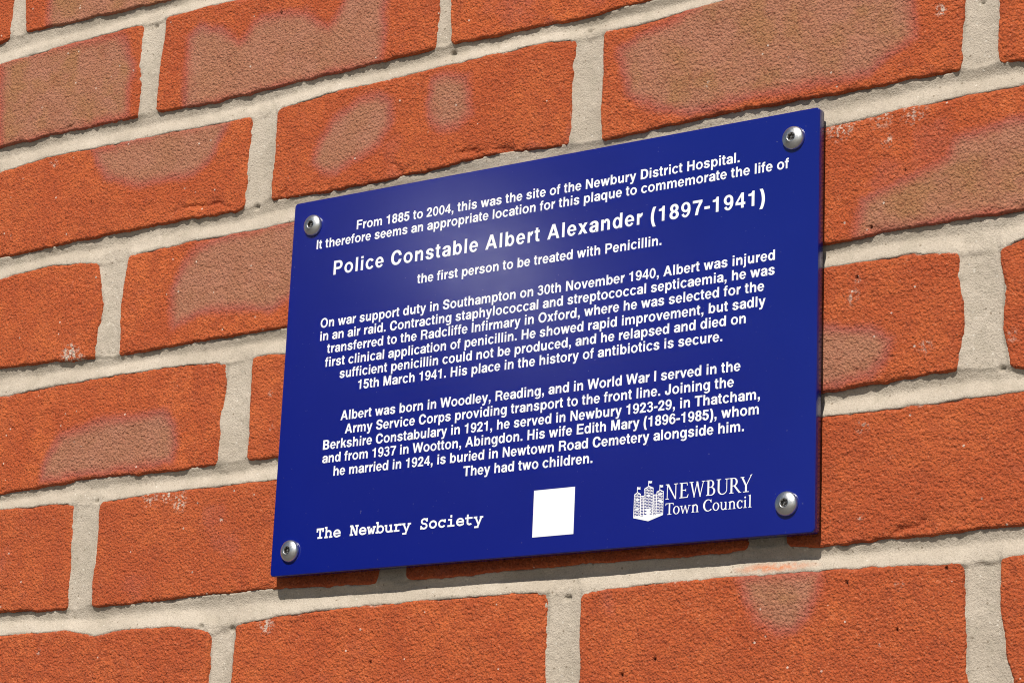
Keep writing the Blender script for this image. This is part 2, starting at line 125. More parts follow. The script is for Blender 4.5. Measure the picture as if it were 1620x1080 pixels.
    's': (556, [[[[276,-14],[238,-12],[203,-7],[169,3],[138,16],[110,33],[86,54],[66,79],[51,107],[30,157],[190,181],[210,141],[217,125],[225,113],[238,104],[254,99],[275,97],[300,99],[318,105],[331,116],[339,128],[342,140],[343,153],[343,164],[342,174],[339,182],[333,190],[322,197],[304,203],[222,223],[176,236],[135,255],[101,278],[75,308],[60,342],[55,379],[59,411],[70,441],[88,468],[111,491],[139,510],[171,526],[206,537],[243,544],[282,546],[320,544],[355,538],[387,529],[416,515],[441,499],[462,479],[480,457],[493,432],[519,386],[362,361],[341,393],[334,407],[326,420],[317,429],[304,435],[283,437],[263,435],[247,430],[235,420],[228,409],[226,397],[225,384],[226,372],[227,363],[229,354],[237,346],[252,338],[274,331],[349,313],[395,300],[436,281],[470,258],[495,229],[510,195],[515,158],[511,125],[500,95],[482,68],[458,43],[428,23],[395,7],[358,-5],[318,-12]]]]),
    't': (333, [[[[293,554],[293,434],[10,434],[10,554]]],[[[72,676],[210,676],[210,155],[211,139],[212,128],[212,123],[210,120],[213,118],[221,116],[233,118],[283,125],[309,9],[268,0],[258,-2],[248,-4],[238,-5],[228,-6],[217,-6],[179,-2],[143,11],[112,34],[89,66],[76,104],[72,147]]]]),
    'u': (611, [[[[66,197],[206,197],[206,532],[66,532]]],[[[405,0],[545,0],[545,532],[405,532]]],[[[66,202],[70,157],[82,113],[102,74],[128,40],[159,14],[195,-4],[233,-13],[272,-12],[309,-2],[344,18],[375,46],[400,80],[419,121],[429,164],[291,183],[289,161],[285,141],[279,124],[271,110],[263,100],[254,95],[245,94],[236,99],[228,108],[221,121],[214,138],[210,158],[207,179],[206,202]]]]),
    'v': (556, [[[[13,532],[163,532],[348,0],[208,0]]],[[[543,532],[393,532],[208,0],[348,0]]]]),
    'w': (778, [[[[10,532],[157,532],[308,0],[170,0]]],[[[170,0],[308,0],[461,532],[320,532]]],[[[320,532],[461,532],[610,0],[472,0]]],[[[472,0],[610,0],[769,532],[622,532]]]]),
    'x': (556, [[[[15,0],[183,0],[532,532],[364,532]]],[[[373,0],[541,0],[190,532],[22,532]]]]),
    'y': (556, [[[[10,532],[163,532],[350,10],[208,10]]],[[[392,532],[539,532],[335,-70],[195,-70]]],[[[335,-70],[300,-160],[230,-207],[140,-214],[75,-205],[75,-95],[130,-100],[175,-90],[200,-60]]]]),
    'z': (500, [[[[20,0],[480,0],[480,118],[20,118]]],[[[30,414],[475,414],[475,532],[30,532]]],[[[20,110],[200,110],[475,422],[300,422]]]]),
    '0': (556, [[[[524,345],[517,432],[496,515],[462,587],[418,645],[365,686],[308,707],[248,707],[191,686],[138,645],[94,587],[60,515],[39,432],[32,345],[39,258],[60,175],[94,103],[138,45],[191,4],[248,-17],[308,-17],[365,4],[418,45],[462,103],[496,175],[517,258]],[[390,345],[385,273],[372,207],[351,152],[325,113],[294,93],[262,93],[231,113],[205,152],[184,207],[171,273],[166,345],[171,417],[184,483],[205,538],[231,577],[262,597],[294,597],[325,577],[351,538],[372,483],[385,417]]]]),
    '1': (556, [[[[238,0],[378,0],[378,710],[268,710],[240,640],[180,600],[69,585],[69,485],[238,485]]]]),
    '2': (556, [[[[27,0],[27,95],[248,334],[270,359],[289,382],[305,402],[318,420],[327,437],[334,453],[339,468],[342,484],[342,501],[341,519],[338,535],[333,548],[327,560],[318,570],[308,578],[296,584],[282,588],[266,589],[249,588],[235,584],[223,577],[213,568],[205,557],[198,543],[193,527],[190,509],[186,464],[26,464],[33,530],[43,569],[60,604],[84,635],[113,661],[147,682],[184,698],[225,707],[267,710],[310,707],[350,698],[387,683],[419,662],[447,638],[470,608],[487,575],[498,540],[501,502],[499,475],[494,449],[486,423],[474,397],[457,370],[437,341],[413,311],[383,276],[349,238],[220,92],[220,121],[511,121],[511,0]]]]),
    '3': (556, [[[[45,556],[63,602],[94,642],[135,675],[184,697],[238,709],[293,708],[346,695],[395,671],[435,638],[464,596],[480,550],[483,501],[473,454],[449,410],[413,372],[368,344],[317,326],[262,320],[262,430],[284,433],[304,440],[322,453],[336,469],[346,488],[350,509],[349,530],[342,550],[330,568],[315,583],[295,594],[274,599],[252,599],[231,595],[212,585],[195,570],[183,553],[176,533]]],[[[264,437],[327,430],[387,408],[438,374],[478,329],[505,277],[516,220],[511,162],[490,107],[454,59],[407,21],[350,-5],[287,-18],[224,-16],[162,0],[108,30],[63,71],[31,122],[14,177],[153,193],[161,164],[175,138],[195,116],[219,101],[246,93],[274,92],[302,98],[327,112],[349,132],[364,156],[374,185],[376,214],[371,244],[359,271],[341,294],[318,312],[292,323],[264,327]]],[[[190,318],[270,318],[270,432],[190,432]]]]),
    '4': (556, [[[[310,0],[446,0],[446,150],[526,150],[526,264],[446,264],[446,710],[318,710],[27,268],[27,150],[310,150]],[[310,264],[310,530],[143,264]]]]),
    '5': (556, [[[[270,-19],[228,-16],[189,-8],[153,7],[120,26],[91,50],[68,78],[49,110],[38,145],[27,208],[184,208],[193,171],[196,157],[202,144],[209,133],[218,123],[229,115],[241,109],[255,105],[269,104],[286,106],[301,111],[315,119],[327,131],[337,145],[345,161],[352,180],[356,201],[357,225],[356,248],[352,269],[345,289],[336,306],[325,321],[313,333],[299,341],[283,347],[265,348],[249,347],[233,344],[218,339],[204,332],[193,324],[169,307],[38,320],[81,698],[486,698],[486,575],[221,575],[210,430],[153,430],[158,437],[180,449],[203,459],[228,466],[253,470],[279,471],[312,469],[343,463],[373,453],[401,439],[427,422],[449,401],[469,377],[485,351],[499,323],[508,292],[514,260],[516,226],[513,181],[502,139],[484,100],[460,66],[430,37],[396,13],[357,-5],[314,-16]]]]),
    '6': (556, [[[[38,223],[45,165],[66,111],[99,63],[143,24],[194,-3],[251,-17],[309,-17],[366,-3],[417,24],[461,63],[494,111],[515,165],[522,223],[515,281],[494,335],[461,383],[417,422],[366,449],[309,463],[251,463],[194,449],[143,422],[99,383],[66,335],[45,281]],[[176,223],[180,260],[193,294],[212,323],[237,343],[265,354],[295,354],[323,343],[348,323],[367,294],[380,260],[384,223],[380,186],[367,152],[348,123],[323,103],[295,92],[265,92],[237,103],[212,123],[193,152],[180,186]]],[[[77,129],[57,178],[42,231],[33,287],[30,344],[33,400],[43,456],[58,508],[79,557],[105,600],[135,638],[169,668],[206,690],[245,704],[285,710],[325,707],[364,695],[402,674],[437,646],[468,610],[495,568],[385,502],[372,532],[358,557],[342,578],[324,592],[306,601],[288,603],[269,599],[251,589],[234,573],[219,552],[205,525],[193,494],[183,460],[176,422],[172,383],[170,343],[171,303],[175,263],[182,226],[192,191]]]]),
    '7': (556, [[[[25,574],[528,574],[528,698],[25,698]]],[[[372,590],[528,590],[380,330],[300,0],[152,0],[215,300]]]]),
    '8': (556, [[[[278,-19],[234,-16],[192,-8],[154,7],[120,27],[90,52],[65,81],[47,115],[36,151],[32,190],[34,221],[41,251],[51,279],[66,305],[84,328],[105,348],[129,364],[156,376],[151,378],[151,345],[145,351],[113,372],[88,401],[69,434],[57,470],[54,509],[57,546],[67,581],[84,613],[106,642],[134,665],[165,685],[200,699],[238,707],[278,710],[318,707],[355,699],[390,685],[421,665],[448,642],[471,613],[488,581],[498,547],[501,509],[498,471],[487,434],[468,401],[442,372],[411,351],[405,345],[405,378],[400,376],[427,364],[450,347],[471,328],[489,305],[504,279],[515,251],[522,222],[524,190],[520,151],[509,114],[491,81],[466,51],[436,27],[402,7],[363,-8],[322,-16]],[[278,103],[298,105],[316,109],[330,116],[342,125],[351,135],[359,148],[364,161],[367,177],[368,195],[367,214],[363,231],[357,246],[349,260],[339,272],[327,282],[312,290],[296,294],[278,296],[259,294],[243,290],[228,282],[216,272],[206,260],[198,246],[192,231],[189,214],[187,195],[189,177],[192,161],[197,147],[204,135],[213,125],[225,116],[240,109],[257,105]],[[278,416],[293,417],[305,421],[316,427],[325,436],[333,446],[339,458],[343,471],[346,486],[347,503],[346,520],[344,535],[339,548],[334,560],[327,569],[317,577],[306,583],[293,587],[278,588],[262,587],[249,583],[238,577],[229,569],[222,559],[216,548],[212,535],[209,520],[208,503],[209,486],[212,471],[216,457],[222,446],[229,436],[239,427],[250,421],[263,417]]]]),
    '9': (556, [[[[514,468],[507,526],[486,580],[453,628],[409,667],[358,694],[301,708],[243,708],[186,694],[135,667],[91,628],[58,580],[37,526],[30,468],[37,410],[58,356],[91,308],[135,269],[186,242],[243,228],[301,228],[358,242],[409,269],[453,308],[486,356],[507,410]],[[376,468],[372,431],[359,397],[340,368],[315,348],[287,337],[257,337],[229,348],[204,368],[185,397],[172,431],[168,468],[172,505],[185,539],[204,568],[229,588],[257,599],[287,599],[315,588],[340,568],[359,539],[372,505]]],[[[475,562],[495,513],[510,460],[519,404],[522,347],[519,291],[509,235],[494,183],[473,134],[447,91],[417,53],[383,23],[346,1],[307,-13],[267,-19],[227,-16],[188,-4],[150,17],[115,45],[84,81],[57,123],[167,189],[180,159],[194,134],[210,113],[228,99],[246,90],[264,88],[283,92],[301,102],[318,118],[333,139],[347,166],[359,197],[369,231],[376,269],[380,308],[382,348],[381,388],[377,428],[370,465],[360,500]]]]),
    '.': (278, [[[[64,0],[214,0],[214,146],[64,146]]]]),
    ',': (278, [[[[64,0],[138,0],[135,-40],[110,-85],[64,-115],[80,-168],[150,-130],[200,-70],[214,20],[214,146],[64,146]]]]),
    '(': (333, [[[[35,242],[37,297],[41,353],[49,411],[55,445],[62,480],[70,513],[79,546],[88,579],[105,631],[124,678],[156,734],[314,734],[268,647],[251,596],[235,544],[222,491],[210,439],[202,387],[195,336],[191,288],[190,242],[191,201],[194,160],[200,118],[208,75],[218,31],[231,-15],[241,-44],[251,-74],[262,-105],[274,-137],[314,-208],[156,-208],[124,-152],[106,-109],[89,-66],[75,-22],[63,22],[53,66],[45,110],[40,154],[36,198]]]]),
    ')': (333, [[[[19,-208],[60,-136],[72,-104],[84,-72],[94,-42],[103,-13],[116,33],[126,78],[134,121],[139,162],[142,202],[143,242],[142,288],[138,336],[132,387],[123,439],[112,491],[98,544],[83,596],[66,647],[20,734],[177,734],[209,678],[228,631],[245,579],[255,546],[263,513],[271,480],[278,445],[284,410],[292,353],[296,296],[298,242],[297,198],[293,153],[288,109],[280,64],[270,20],[257,-24],[243,-68],[227,-111],[209,-153],[177,-208]]]]),
    '-': (333, [[[[27,215],[306,215],[306,345],[27,345]]]]),
    ' ': (278, []),
}
LINES = [
    ('From 1885 to 2004, this was the site of the Newbury District Hospital.', -21.7, 7.48),
    ('It therefore seems an appropriate location for this plaque to commemorate the life of', -29.3, 7.48),
    ('Police Constable Albert Alexander (1897-1941)', -46.0, 11.25),
    ('the first person to be treated with Penicillin.', -58.8, 7.48),
    ('On war support duty in Southampton on 30th November 1940, Albert was injured', -75.75, 7.48),
    ('in an air raid. Contracting staphylococcal and streptococcal septicaemia, he was', -83.25, 7.48),
    ('transferred to the Radcliffe Infirmary in Oxford, where he was selected for the', -90.85, 7.48),
    ('first clinical application of penicillin. He showed rapid improvement, but sadly', -98.6, 7.48),
    ('sufficient penicillin could not be produced, and he relapsed and died on', -106.1, 7.48),
    ('15th March 1941. His place in the history of antibiotics is secure.', -113.75, 7.48),
    ('Albert was born in Woodley, Reading, and in World War I served in the', -130.0, 7.48),
    ('Army Service Corps providing transport to the front line. Joining the', -137.75, 7.48),
    ('Berkshire Constabulary in 1921, he served in Newbury 1923-29, in Thatcham,', -145.5, 7.48),
    ('and from 1937 in Wootton, Abingdon. His wife Edith Mary (1896-1985), whom', -152.95, 7.48),
    ('he married in 1924, is buried in Newtown Road Cemetery alongside him.', -160.65, 7.48),
    ('They had two children.', -168.55, 7.48),
]

# ------------------------------------------------------------------ helpers
_tab = np.random.RandomState(11).rand(512, 512)


def vn(x, z, s, seed=0):
    """smooth value noise in [-1,1], wavelength about s (mm)"""
    a = 0.6 + seed * 1.37
    u = (x * math.cos(a) + z * math.sin(a)) / s + seed * 37.7 + 900
    v = (-x * math.sin(a) + z * math.cos(a)) / s + seed * 91.3 + 900
    iu = np.floor(u).astype(int)
    iv = np.floor(v).astype(int)
    fu = u - iu
    fv = v - iv
    fu = fu * fu * (3 - 2 * fu)
    fv = fv * fv * (3 - 2 * fv)
    t = lambda i, j: _tab[i % 512, j % 512]
    return 2 * ((t(iu, iv) * (1 - fu) + t(iu + 1, iv) * fu) * (1 - fv)
                + (t(iu, iv + 1) * (1 - fu) + t(iu + 1, iv + 1) * fu) * fv) - 1


def fbm(x, z, s, seed=0, n=3, g=0.55):
    r = 0
    a = 1
    for k in range(n):
        r = r + a * vn(x, z, s / 2 ** k, seed + k * 3)
        a *= g
    return r


def sstep(a, b, x):
    t = np.clip((x - a) / (b - a), 0, 1)
    return t * t * (3 - 2 * t)


def link(name, me, mat, parent=None, loc=(0, 0, 0), smooth=True):
    o = bpy.data.objects.new(name, me)
    if mat is not None and not me.materials:
        me.materials.append(mat)
    col.objects.link(o)
    if parent is not None:
        o.parent = parent
    o.location = loc
    return o


def np_mesh(name, V, F, smooth=True):
    me = bpy.data.meshes.new(name)
    V = np.asarray(V, np.float32)
    F = np.asarray(F, np.int32)
    me.vertices.add(len(V))
    me.vertices.foreach_set('co', V.ravel())
    me.loops.add(F.size)
    me.loops.foreach_set('vertex_index', F.ravel())
    me.polygons.add(len(F))
    me.polygons.foreach_set('loop_start', np.arange(len(F), dtype=np.int32) * F.shape[1])
    me.polygons.foreach_set('loop_total', np.full(len(F), F.shape[1], np.int32))
    me.polygons.foreach_set('use_smooth', np.full(len(F), smooth))
    me.update(calc_edges=True)
    return me


def attr(me, name, val):
    a = me.attributes.new(name, 'FLOAT', 'POINT')
    a.data.foreach_set('value', np.asarray(val, np.float32))


def grid_faces(nu, nv):
    i = np.arange(nu * nv).reshape(nv, nu)
    return np.stack([i[:-1, :-1].ravel(), i[:-1, 1:].ravel(), i[1:, 1:].ravel(), i[1:, :-1].ravel()], 1)


def nodes_of(name):
    m = bpy.data.materials.new(name)
    m.use_nodes = True
    nt = m.node_tree
    b = nt.nodes['Principled BSDF']
    return m, nt, b


class N:
    def __init__(s, nt):
        s.nt = nt

    def new(s, t, **kw):
        n = s.nt.nodes.new(t)
        for k, v in kw.items():
            setattr(n, k, v)
        return n

    def put(s, sock, v):
        if hasattr(v, 'is_output') or isinstance(v, bpy.types.NodeSocket):
            s.nt.links.new(v, sock)
        else:
            sock.default_value = v

    def noise(s, vec, scale, detail=2, rough=0.55, dist=0.0):
        n = s.new('ShaderNodeTexNoise')
        s.put(n.inputs['Vector'], vec)
        n.inputs['Scale'].default_value = scale
        n.inputs['Detail'].default_value = detail
        n.inputs['Roughness'].default_value = rough
        n.inputs['Distortion'].default_value = dist
        return n.outputs[0]

    def rng(s, v, a, b, c=0.0, d=1.0, smooth=True):
        n = s.new('ShaderNodeMapRange')
        if smooth:
            n.interpolation_type = 'SMOOTHSTEP'
        s.put(n.inputs[0], v)
        for i, q in enumerate((a, b, c, d)):
            s.put(n.inputs[1 + i], q)
        return n.outputs[0]

    def math(s, op, a, b=0.0):
        n = s.new('ShaderNodeMath', operation=op)
        s.put(n.inputs[0], a)
        s.put(n.inputs[1], b)
        return n.outputs[0]

    def mix(s, f, a, b, mode='MIX'):
        n = s.new('ShaderNodeMix', data_type='RGBA', blend_type=mode)
        s.put(n.inputs[0], f)
        s.put(n.inputs[6], a if not isinstance(a, tuple) else (*a, 1))
        s.put(n.inputs[7], b if not isinstance(b, tuple) else (*b, 1))
        return n.outputs[2]

    def at(s, name):
        n = s.new('ShaderNodeAttribute')
        n.attribute_name = name
        return n.outputs['Fac']


# ------------------------------------------------------------------ materials
def brick_material():
    m, nt, b = nodes_of('sand_faced_brick')
    n = N(nt)
    geo = n.new('ShaderNodeTexCoord').outputs['Object']
    rnd = n.new('ShaderNodeObjectInfo').outputs['Random']
    mp = n.new('ShaderNodeVectorMath', operation='ADD')
    nt.links.new(geo, mp.inputs[0])
    cmb = n.new('ShaderNodeCombineXYZ')
    nt.links.new(n.math('MULTIPLY', rnd, 7.0), cmb.inputs[0])
    nt.links.new(cmb.outputs[0], mp.inputs[1])
    P = mp.outputs[0]
    big = n.rng(n.noise(P, 28, 3, 0.6), 0.35, 0.68)
    mid = n.rng(n.noise(P, 120, 3, 0.6), 0.32, 0.7)
    fine = n.noise(P, 760, 3, 0.72)
    orange = n.mix(big, (0.52, 0.102, 0.030), (0.64, 0.150, 0.043))
    orange = n.mix(n.math('MULTIPLY', mid, 0.7), orange, (0.42, 0.082, 0.028))
    orange = n.mix(n.rng(rnd, 0.0, 1.0, 0.0, 0.26, False), orange, (0.40, 0.082, 0.032))
    # kiln marks: a mauve rim round a buff-brown core
    burn = n.math('ADD', n.at('burn'), n.math('MULTIPLY', n.math('SUBTRACT', n.noise(P, 230, 5, 0.75), 0.5), 0.5))
    rim = n.rng(burn, 0.08, 0.60)
    core = n.rng(burn, 0.40, 1.05)
    olive = n.math('MULTIPLY', n.rng(n.noise(P, 42, 3, 0.55), 0.42, 0.66), n.at('olive'))
    brown = n.mix(n.rng(n.noise(P, 60, 3, 0.6), 0.36, 0.64), (0.455, 0.200, 0.124), (0.420, 0.180, 0.104))
    brown = n.mix(olive, brown, (0.400, 0.185, 0.086))
    mauve = n.mix(big, (0.47, 0.120, 0.078), (0.39, 0.112, 0.090))
    c = n.mix(n.math('MULTIPLY', rim, 0.85), orange, mauve)
    c = n.mix(core, c, brown)
    # dark mottling, specks painted as shaded pits, light sand grains
    c = n.mix(n.rng(n.noise(P, 75, 5, 0.7), 0.52, 0.75, 0.0, 0.35), c, (0.30, 0.075, 0.040))
    c = n.mix(n.rng(fine, 0.34, 0.49, 0.62, 0.0), c, (0.19, 0.048, 0.024))
    c = n.mix(n.rng(fine, 0.56, 0.72, 0.0, 0.45), c, (0.78, 0.33, 0.18))
    v = n.new('ShaderNodeTexVoronoi', feature='F1')
    nt.links.new(P, v.inputs['Vector'])
    v.inputs['Scale'].default_value = 330
    sep = n.new('ShaderNodeSeparateColor')
    nt.links.new(v.outputs['Color'], sep.inputs[0])
    fleck = n.math('MULTIPLY', n.rng(v.outputs['Distance'], 0.16, 0.24, 1.0, 0.0), n.rng(sep.outputs[0], 0.980, 0.984))
    c = n.mix(n.math('MULTIPLY', fleck, 0.75), c, (0.80, 0.66, 0.55))
    # lime and mortar smears
    lime = n.math('MULTIPLY', n.at('lime'), n.rng(n.noise(P, 420, 4, 0.7), 0.42, 0.60))
    c = n.mix(n.rng(lime, 0.25, 0.95, 0.0, 0.85), c, (0.66, 0.58, 0.48))
    hole = n.at('pit')
    c = n.mix(hole, c, (0.05, 0.022, 0.015))  # shade of pits and gouges painted in, on top of their depth
    nt.links.new(c, b.inputs['Base Color'])
    b.inputs['Roughness'].default_value = 0.92
    b.inputs['Specular IOR Level'].default_value = 0.25
    gv = n.new('ShaderNodeTexVoronoi', feature='SMOOTH_F1')
    gw = n.new('ShaderNodeVectorMath', operation='SCALE')
    gw.inputs['Scale'].default_value = 1.0
    nt.links.new(P, gw.inputs[0])
    nt.links.new(gw.outputs[0], gv.inputs['Vector'])
    gv.inputs['Scale'].default_value = 780
    gv.inputs['Smoothness'].default_value = 0.35
    grit = n.math('SUBTRACT', 1.0, gv.outputs['Distance'])
    h = n.math('ADD', n.math('MULTIPLY', n.noise(P, 520, 5, 0.72), 0.9), n.math('MULTIPLY', grit, 0.42))
    bp = n.new('ShaderNodeBump')
    bp.inputs['Strength'].default_value = 1.0
    bp.inputs['Distance'].default_value = 0.0018
    nt.links.new(h, bp.inputs['Height'])
    nt.links.new(bp.outputs[0], b.inputs['Normal'])
    return m


def mortar_material():
    m, nt, b = nodes_of('lime_mortar')
    n = N(nt)
    P = n.new('ShaderNodeTexCoord').outputs['Object']
    c = n.mix(n.rng(n.noise(P, 16, 4, 0.6), 0.35, 0.65), (0.515, 0.440, 0.352), (0.62, 0.538, 0.440))
    c = n.mix(n.rng(n.noise(P, 90, 4, 0.65), 0.46, 0.68, 0.0, 0.45), c, (0.44, 0.385, 0.300))
    fine = n.noise(P, 1100, 4, 0.8)
    c = n.mix(n.rng(fine, 0.34, 0.47, 0.65, 0.0), c, (0.30, 0.255, 0.19))
    vo = n.new('ShaderNodeTexVoronoi', feature='F1')
    nt.links.new(P, vo.inputs['Vector'])
    vo.inputs['Scale'].default_value = 420
    sp = n.new('ShaderNodeSeparateColor')
    nt.links.new(vo.outputs['Color'], sp.inputs[0])
    stone = n.rng(vo.outputs['Distance'], 0.18, 0.30, 1.0, 0.0)
    c = n.mix(n.math('MULTIPLY', stone, n.rng(sp.outputs[0], 0.93, 0.94, 0.0, 0.7)), c, (0.20, 0.15, 0.10))
    c = n.mix(n.math('MULTIPLY', stone, n.rng(sp.outputs[1], 0.93, 0.94, 0.0, 0.6)), c, (0.80, 0.74, 0.64))
    c = n.mix(n.rng(fine, 0.56, 0.70, 0.0, 0.6), c, (0.77, 0.69, 0.57))
    tint = n.at('tint')
    c = n.mix(n.math('MULTIPLY', tint, n.rng(n.noise(P, 260, 3, 0.6), 0.30, 0.62)), c, (0.66, 0.26, 0.13))
    c = n.mix(n.at('grime_shade'), c, (0.24, 0.215, 0.17))  # stains plus shade painted into crevices, crumb holes and the upper joint
    nt.links.new(c, b.inputs['Base Color'])
    b.inputs['Roughness'].default_value = 0.95
    b.inputs['Specular IOR Level'].default_value = 0.2
    bp = n.new('ShaderNodeBump')
    bp.inputs['Strength'].default_value = 0.8
    bp.inputs['Distance'].default_value = 0.0013
    h = n.math('ADD', n.noise(P, 1000, 4, 0.75), n.math('MULTIPLY', n.noise(P, 260, 2, 0.5), 0.5))
    nt.links.new(h, bp.inputs['Height'])
    nt.links.new(bp.outputs[0], b.inputs['Normal'])
    return m


def plate_material():
    m, nt, b = nodes_of('blue_coated_metal')
    n = N(nt)
    P = n.new('ShaderNodeTexCoord').outputs['Object']
    c = n.mix(n.rng(n.noise(P, 9, 3, 0.6), 0.3, 0.7), (0.0016, 0.0090, 0.180), (0.0022, 0.0105, 0.195))
    # a few specks of dust
    d = n.rng(n.noise(P, 520, 2, 0.5), 0.72, 0.78, 0.0, 0.2)
    c = n.mix(d, c, (0.30, 0.30, 0.34))
    nt.links.new(c, b.inputs['Base Color'])
    r = n.rng(n.noise(P, 60, 4, 0.7), 0.3, 0.7, 0.125, 0.145)
    nt.links.new(r, b.inputs['Roughness'])
    b.inputs['Specular IOR Level'].default_value = 0.7
    bp = n.new('ShaderNodeBump')
    bp.inputs['Strength'].default_value = 0.12
    bp.inputs['Distance'].default_value = 0.00008
    nt.links.new(n.noise(P, 900, 2, 0.5), bp.inputs['Height'])
    nt.links.new(bp.outputs[0], b.inputs['Normal'])
    return m


def plain(name, color, rough, metal=0.0, scale=300, var=0.12, spec=0.5):
    m, nt, b = nodes_of(name)
    n = N(nt)
    P = n.new('ShaderNodeTexCoord').outputs['Object']
    d = tuple(k * (1 - var) for k in color)
    nt.links.new(n.mix(n.noise(P, scale, 3, 0.6), d, color), b.inputs['Base Color'])
    nt.links.new(n.rng(n.noise(P, scale * 2, 3, 0.6), 0.3, 0.7, rough * 0.85, rough * 1.15), b.inputs['Roughness'])
    b.inputs['Metallic'].default_value = metal
    b.inputs['Specular IOR Level'].default_value = spec
    return m


M_brick = brick_material()
M_mortar = mortar_material()
M_plate = plate_material()
M_white = plain('white_print', (0.88, 0.88, 0.90), 0.34, 0.0, 500, 0.04)
M_steel = plain('brushed_steel', (0.78, 0.77, 0.75), 0.33, 1.0, 900, 0.2)
M_recess = plain('socket_steel', (0.34, 0.33, 0.32), 0.42, 1.0, 900, 0.3)
M_ground = plain('pavement', (0.13, 0.12, 0.11), 0.9, 0.0, 40, 0.25)

# ------------------------------------------------------------------ ground
gs = 60.0
k = 24
u = np.linspace(-gs, gs, k)
X, Y = np.meshgrid(u, u)
V = np.stack([X.ravel(), Y.ravel(), 0 * X.ravel()], 1)
g = link('ground', np_mesh('ground', V, grid_faces(k, k)), M_ground)
g['kind'] = 'structure'

# ------------------------------------------------------------------ unseen gabled block and pane, added for the plaque's mirrored gradient and glow
def box_mesh(name, x0, x1, y0, y1, z0, z1):
    V = [(x, y, z) for z in (z0, z1) for y in (y0, y1) for x in (x0, x1)]
    F = [(0, 1, 5, 4), (1, 3, 7, 5), (3, 2, 6, 7), (2, 0, 4, 6), (4, 5, 7, 6), (0, 2, 3, 1)]
    return np_mesh(name, V, F, False)


reflection_house = bpy.data.objects.new('reflection_house', None)
reflection_house.location = (-12.5, -15.5, 0)
reflection_house['label'] = 'unseen dark gabled block added for the reflection in the blue plaque'
reflection_house['category'] = 'reflection_house'
col.objects.link(reflection_house)
M_house = plain('house_brick', (0.09, 0.065, 0.05), 0.9, 0.0, 4, 0.3)
M_pane = plain('reflector_glass', (0.02, 0.022, 0.025), 0.33, 0.0, 3, 0.05)
V = [(-3.2, -4.5, 0), (3.2, -4.5, 0), (3.2, 4.5, 0), (-3.2, 4.5, 0), (-3.2, -4.5, 4.7), (3.2, -4.5, 4.7), (3.2, 4.5, 4.7), (-3.2, 4.5, 4.7), (0, -4.5, 9.9), (0, 4.5, 9.9)]
wm = bpy.data.meshes.new('wall')
wm.from_pydata(V, [], [(0, 1, 5, 4), (2, 3, 7, 6), (1, 2, 6, 5), (3, 0, 4, 7), (4, 5, 8), (6, 7, 9)])
link('wall', wm, M_house, reflection_house)
V = []
for y in (-4.8, 4.8):
    V += [(0, y, 10.2), (3.55, y, 4.28), (3.45, y, 4.2), (0, y, 9.98), (-3.45, y, 4.2), (-3.55, y, 4.28)]
rf = bpy.data.meshes.new('roof')
rf.from_pydata(V, [], [(0, 1, 7, 6), (1, 2, 8, 7), (2, 3, 9, 8), (3, 4, 10, 9), (4, 5, 11, 10), (5, 0, 6, 11), (0, 3, 2, 1), (0, 5, 4, 3), (6, 7, 8, 9), (6, 9, 10, 11)])
link('roof', rf, M_house, reflection_house)
# added pane, angled so the plaque mirrors the sun as a glow
glint_from = Vector((0.167, -0.008, Z0 + 0.173))
view = glint_from - cam.location
to_pane = Vector((view.x, -view.y, view.z)).normalized()
centre = glint_from + to_pane * 18.0
nrm = (SUN - to_pane).normalized()
ax = Vector((0, 0, 1)).cross(nrm).normalized()
ay = nrm.cross(ax)
V = []
for dpt in (0.0, -0.03):
    for a, b in ((-1, -1), (1, -1), (1, 1), (-1, 1)):
        V.append(centre - reflection_house.location + nrm * dpt + ax * a * 0.42 + ay * b * 0.42)
pm = bpy.data.meshes.new('glint_reflector')
pm.from_pydata(V, [], [(0, 1, 2, 3), (7, 6, 5, 4), (0, 4, 5, 1), (1, 5, 6, 2), (2, 6, 7, 3), (3, 7, 4, 0)])
link('glint_reflector', pm, M_pane, reflection_house)

# ------------------------------------------------------------------ brick wall
ROWS = DATA['rows']
order = 'ZABCDEFGH'
ROWS['Z'] = dict(top=[(0, 515.0)], bot=[(0, 455.0)], j=[])
ROWS['H'] = dict(top=[(0, -83.0)], bot=[(0, -143.0)], j=[])
ROWS['A']['top'] = [(0, 440.0)]
ROWS['G']['bot'] = [(0, -68.0)]
NOM = {'Z': [-320, -96, 129, 350, 575], 'A': [-441, -216, 9, 234, 459, 684], 'B': [-321, -96.5, 125.5, 350, 575],
       'C': [-453, -228, -2.5, 223.5, 450, 675], 'D': [-337, -112, 113, 338, 563], 'E': [-458, -233, -8, 226, 450, 675],
       'F': [-342, -117.5, 110, 336.5, 561], 'G': [-456, -231, -6, 221, 450, 675], 'H': [-342, -117, 110, 336, 561]}
XMIN, XMAX = -410.0, 640.0


def poly(pts, x, seed, amp):
    p = np.array(sorted(pts), float)
    r = np.interp(x, p[:, 0], p[:, 1])
    return r + amp * fbm(x, x * 0 + seed * 50.0, 9.0, seed, 4, 0.62)


edges = {}


def top_of(r, x):
    return poly(ROWS[r]['top'], x, 3 + order.index(r), 0.38)


def bot_of(r, x):
    return poly(ROWS[r]['bot'], x, 17 + order.index(r), 0.55)


def side(pts, z, seed):
    p = np.array(sorted(pts, key=lambda t: t[1]), float)
    return np.interp(z, p[:, 1], p[:, 0]) + 0.36 * fbm(z, z * 0 + seed * 31.0, 8.0, seed, 4, 0.62)


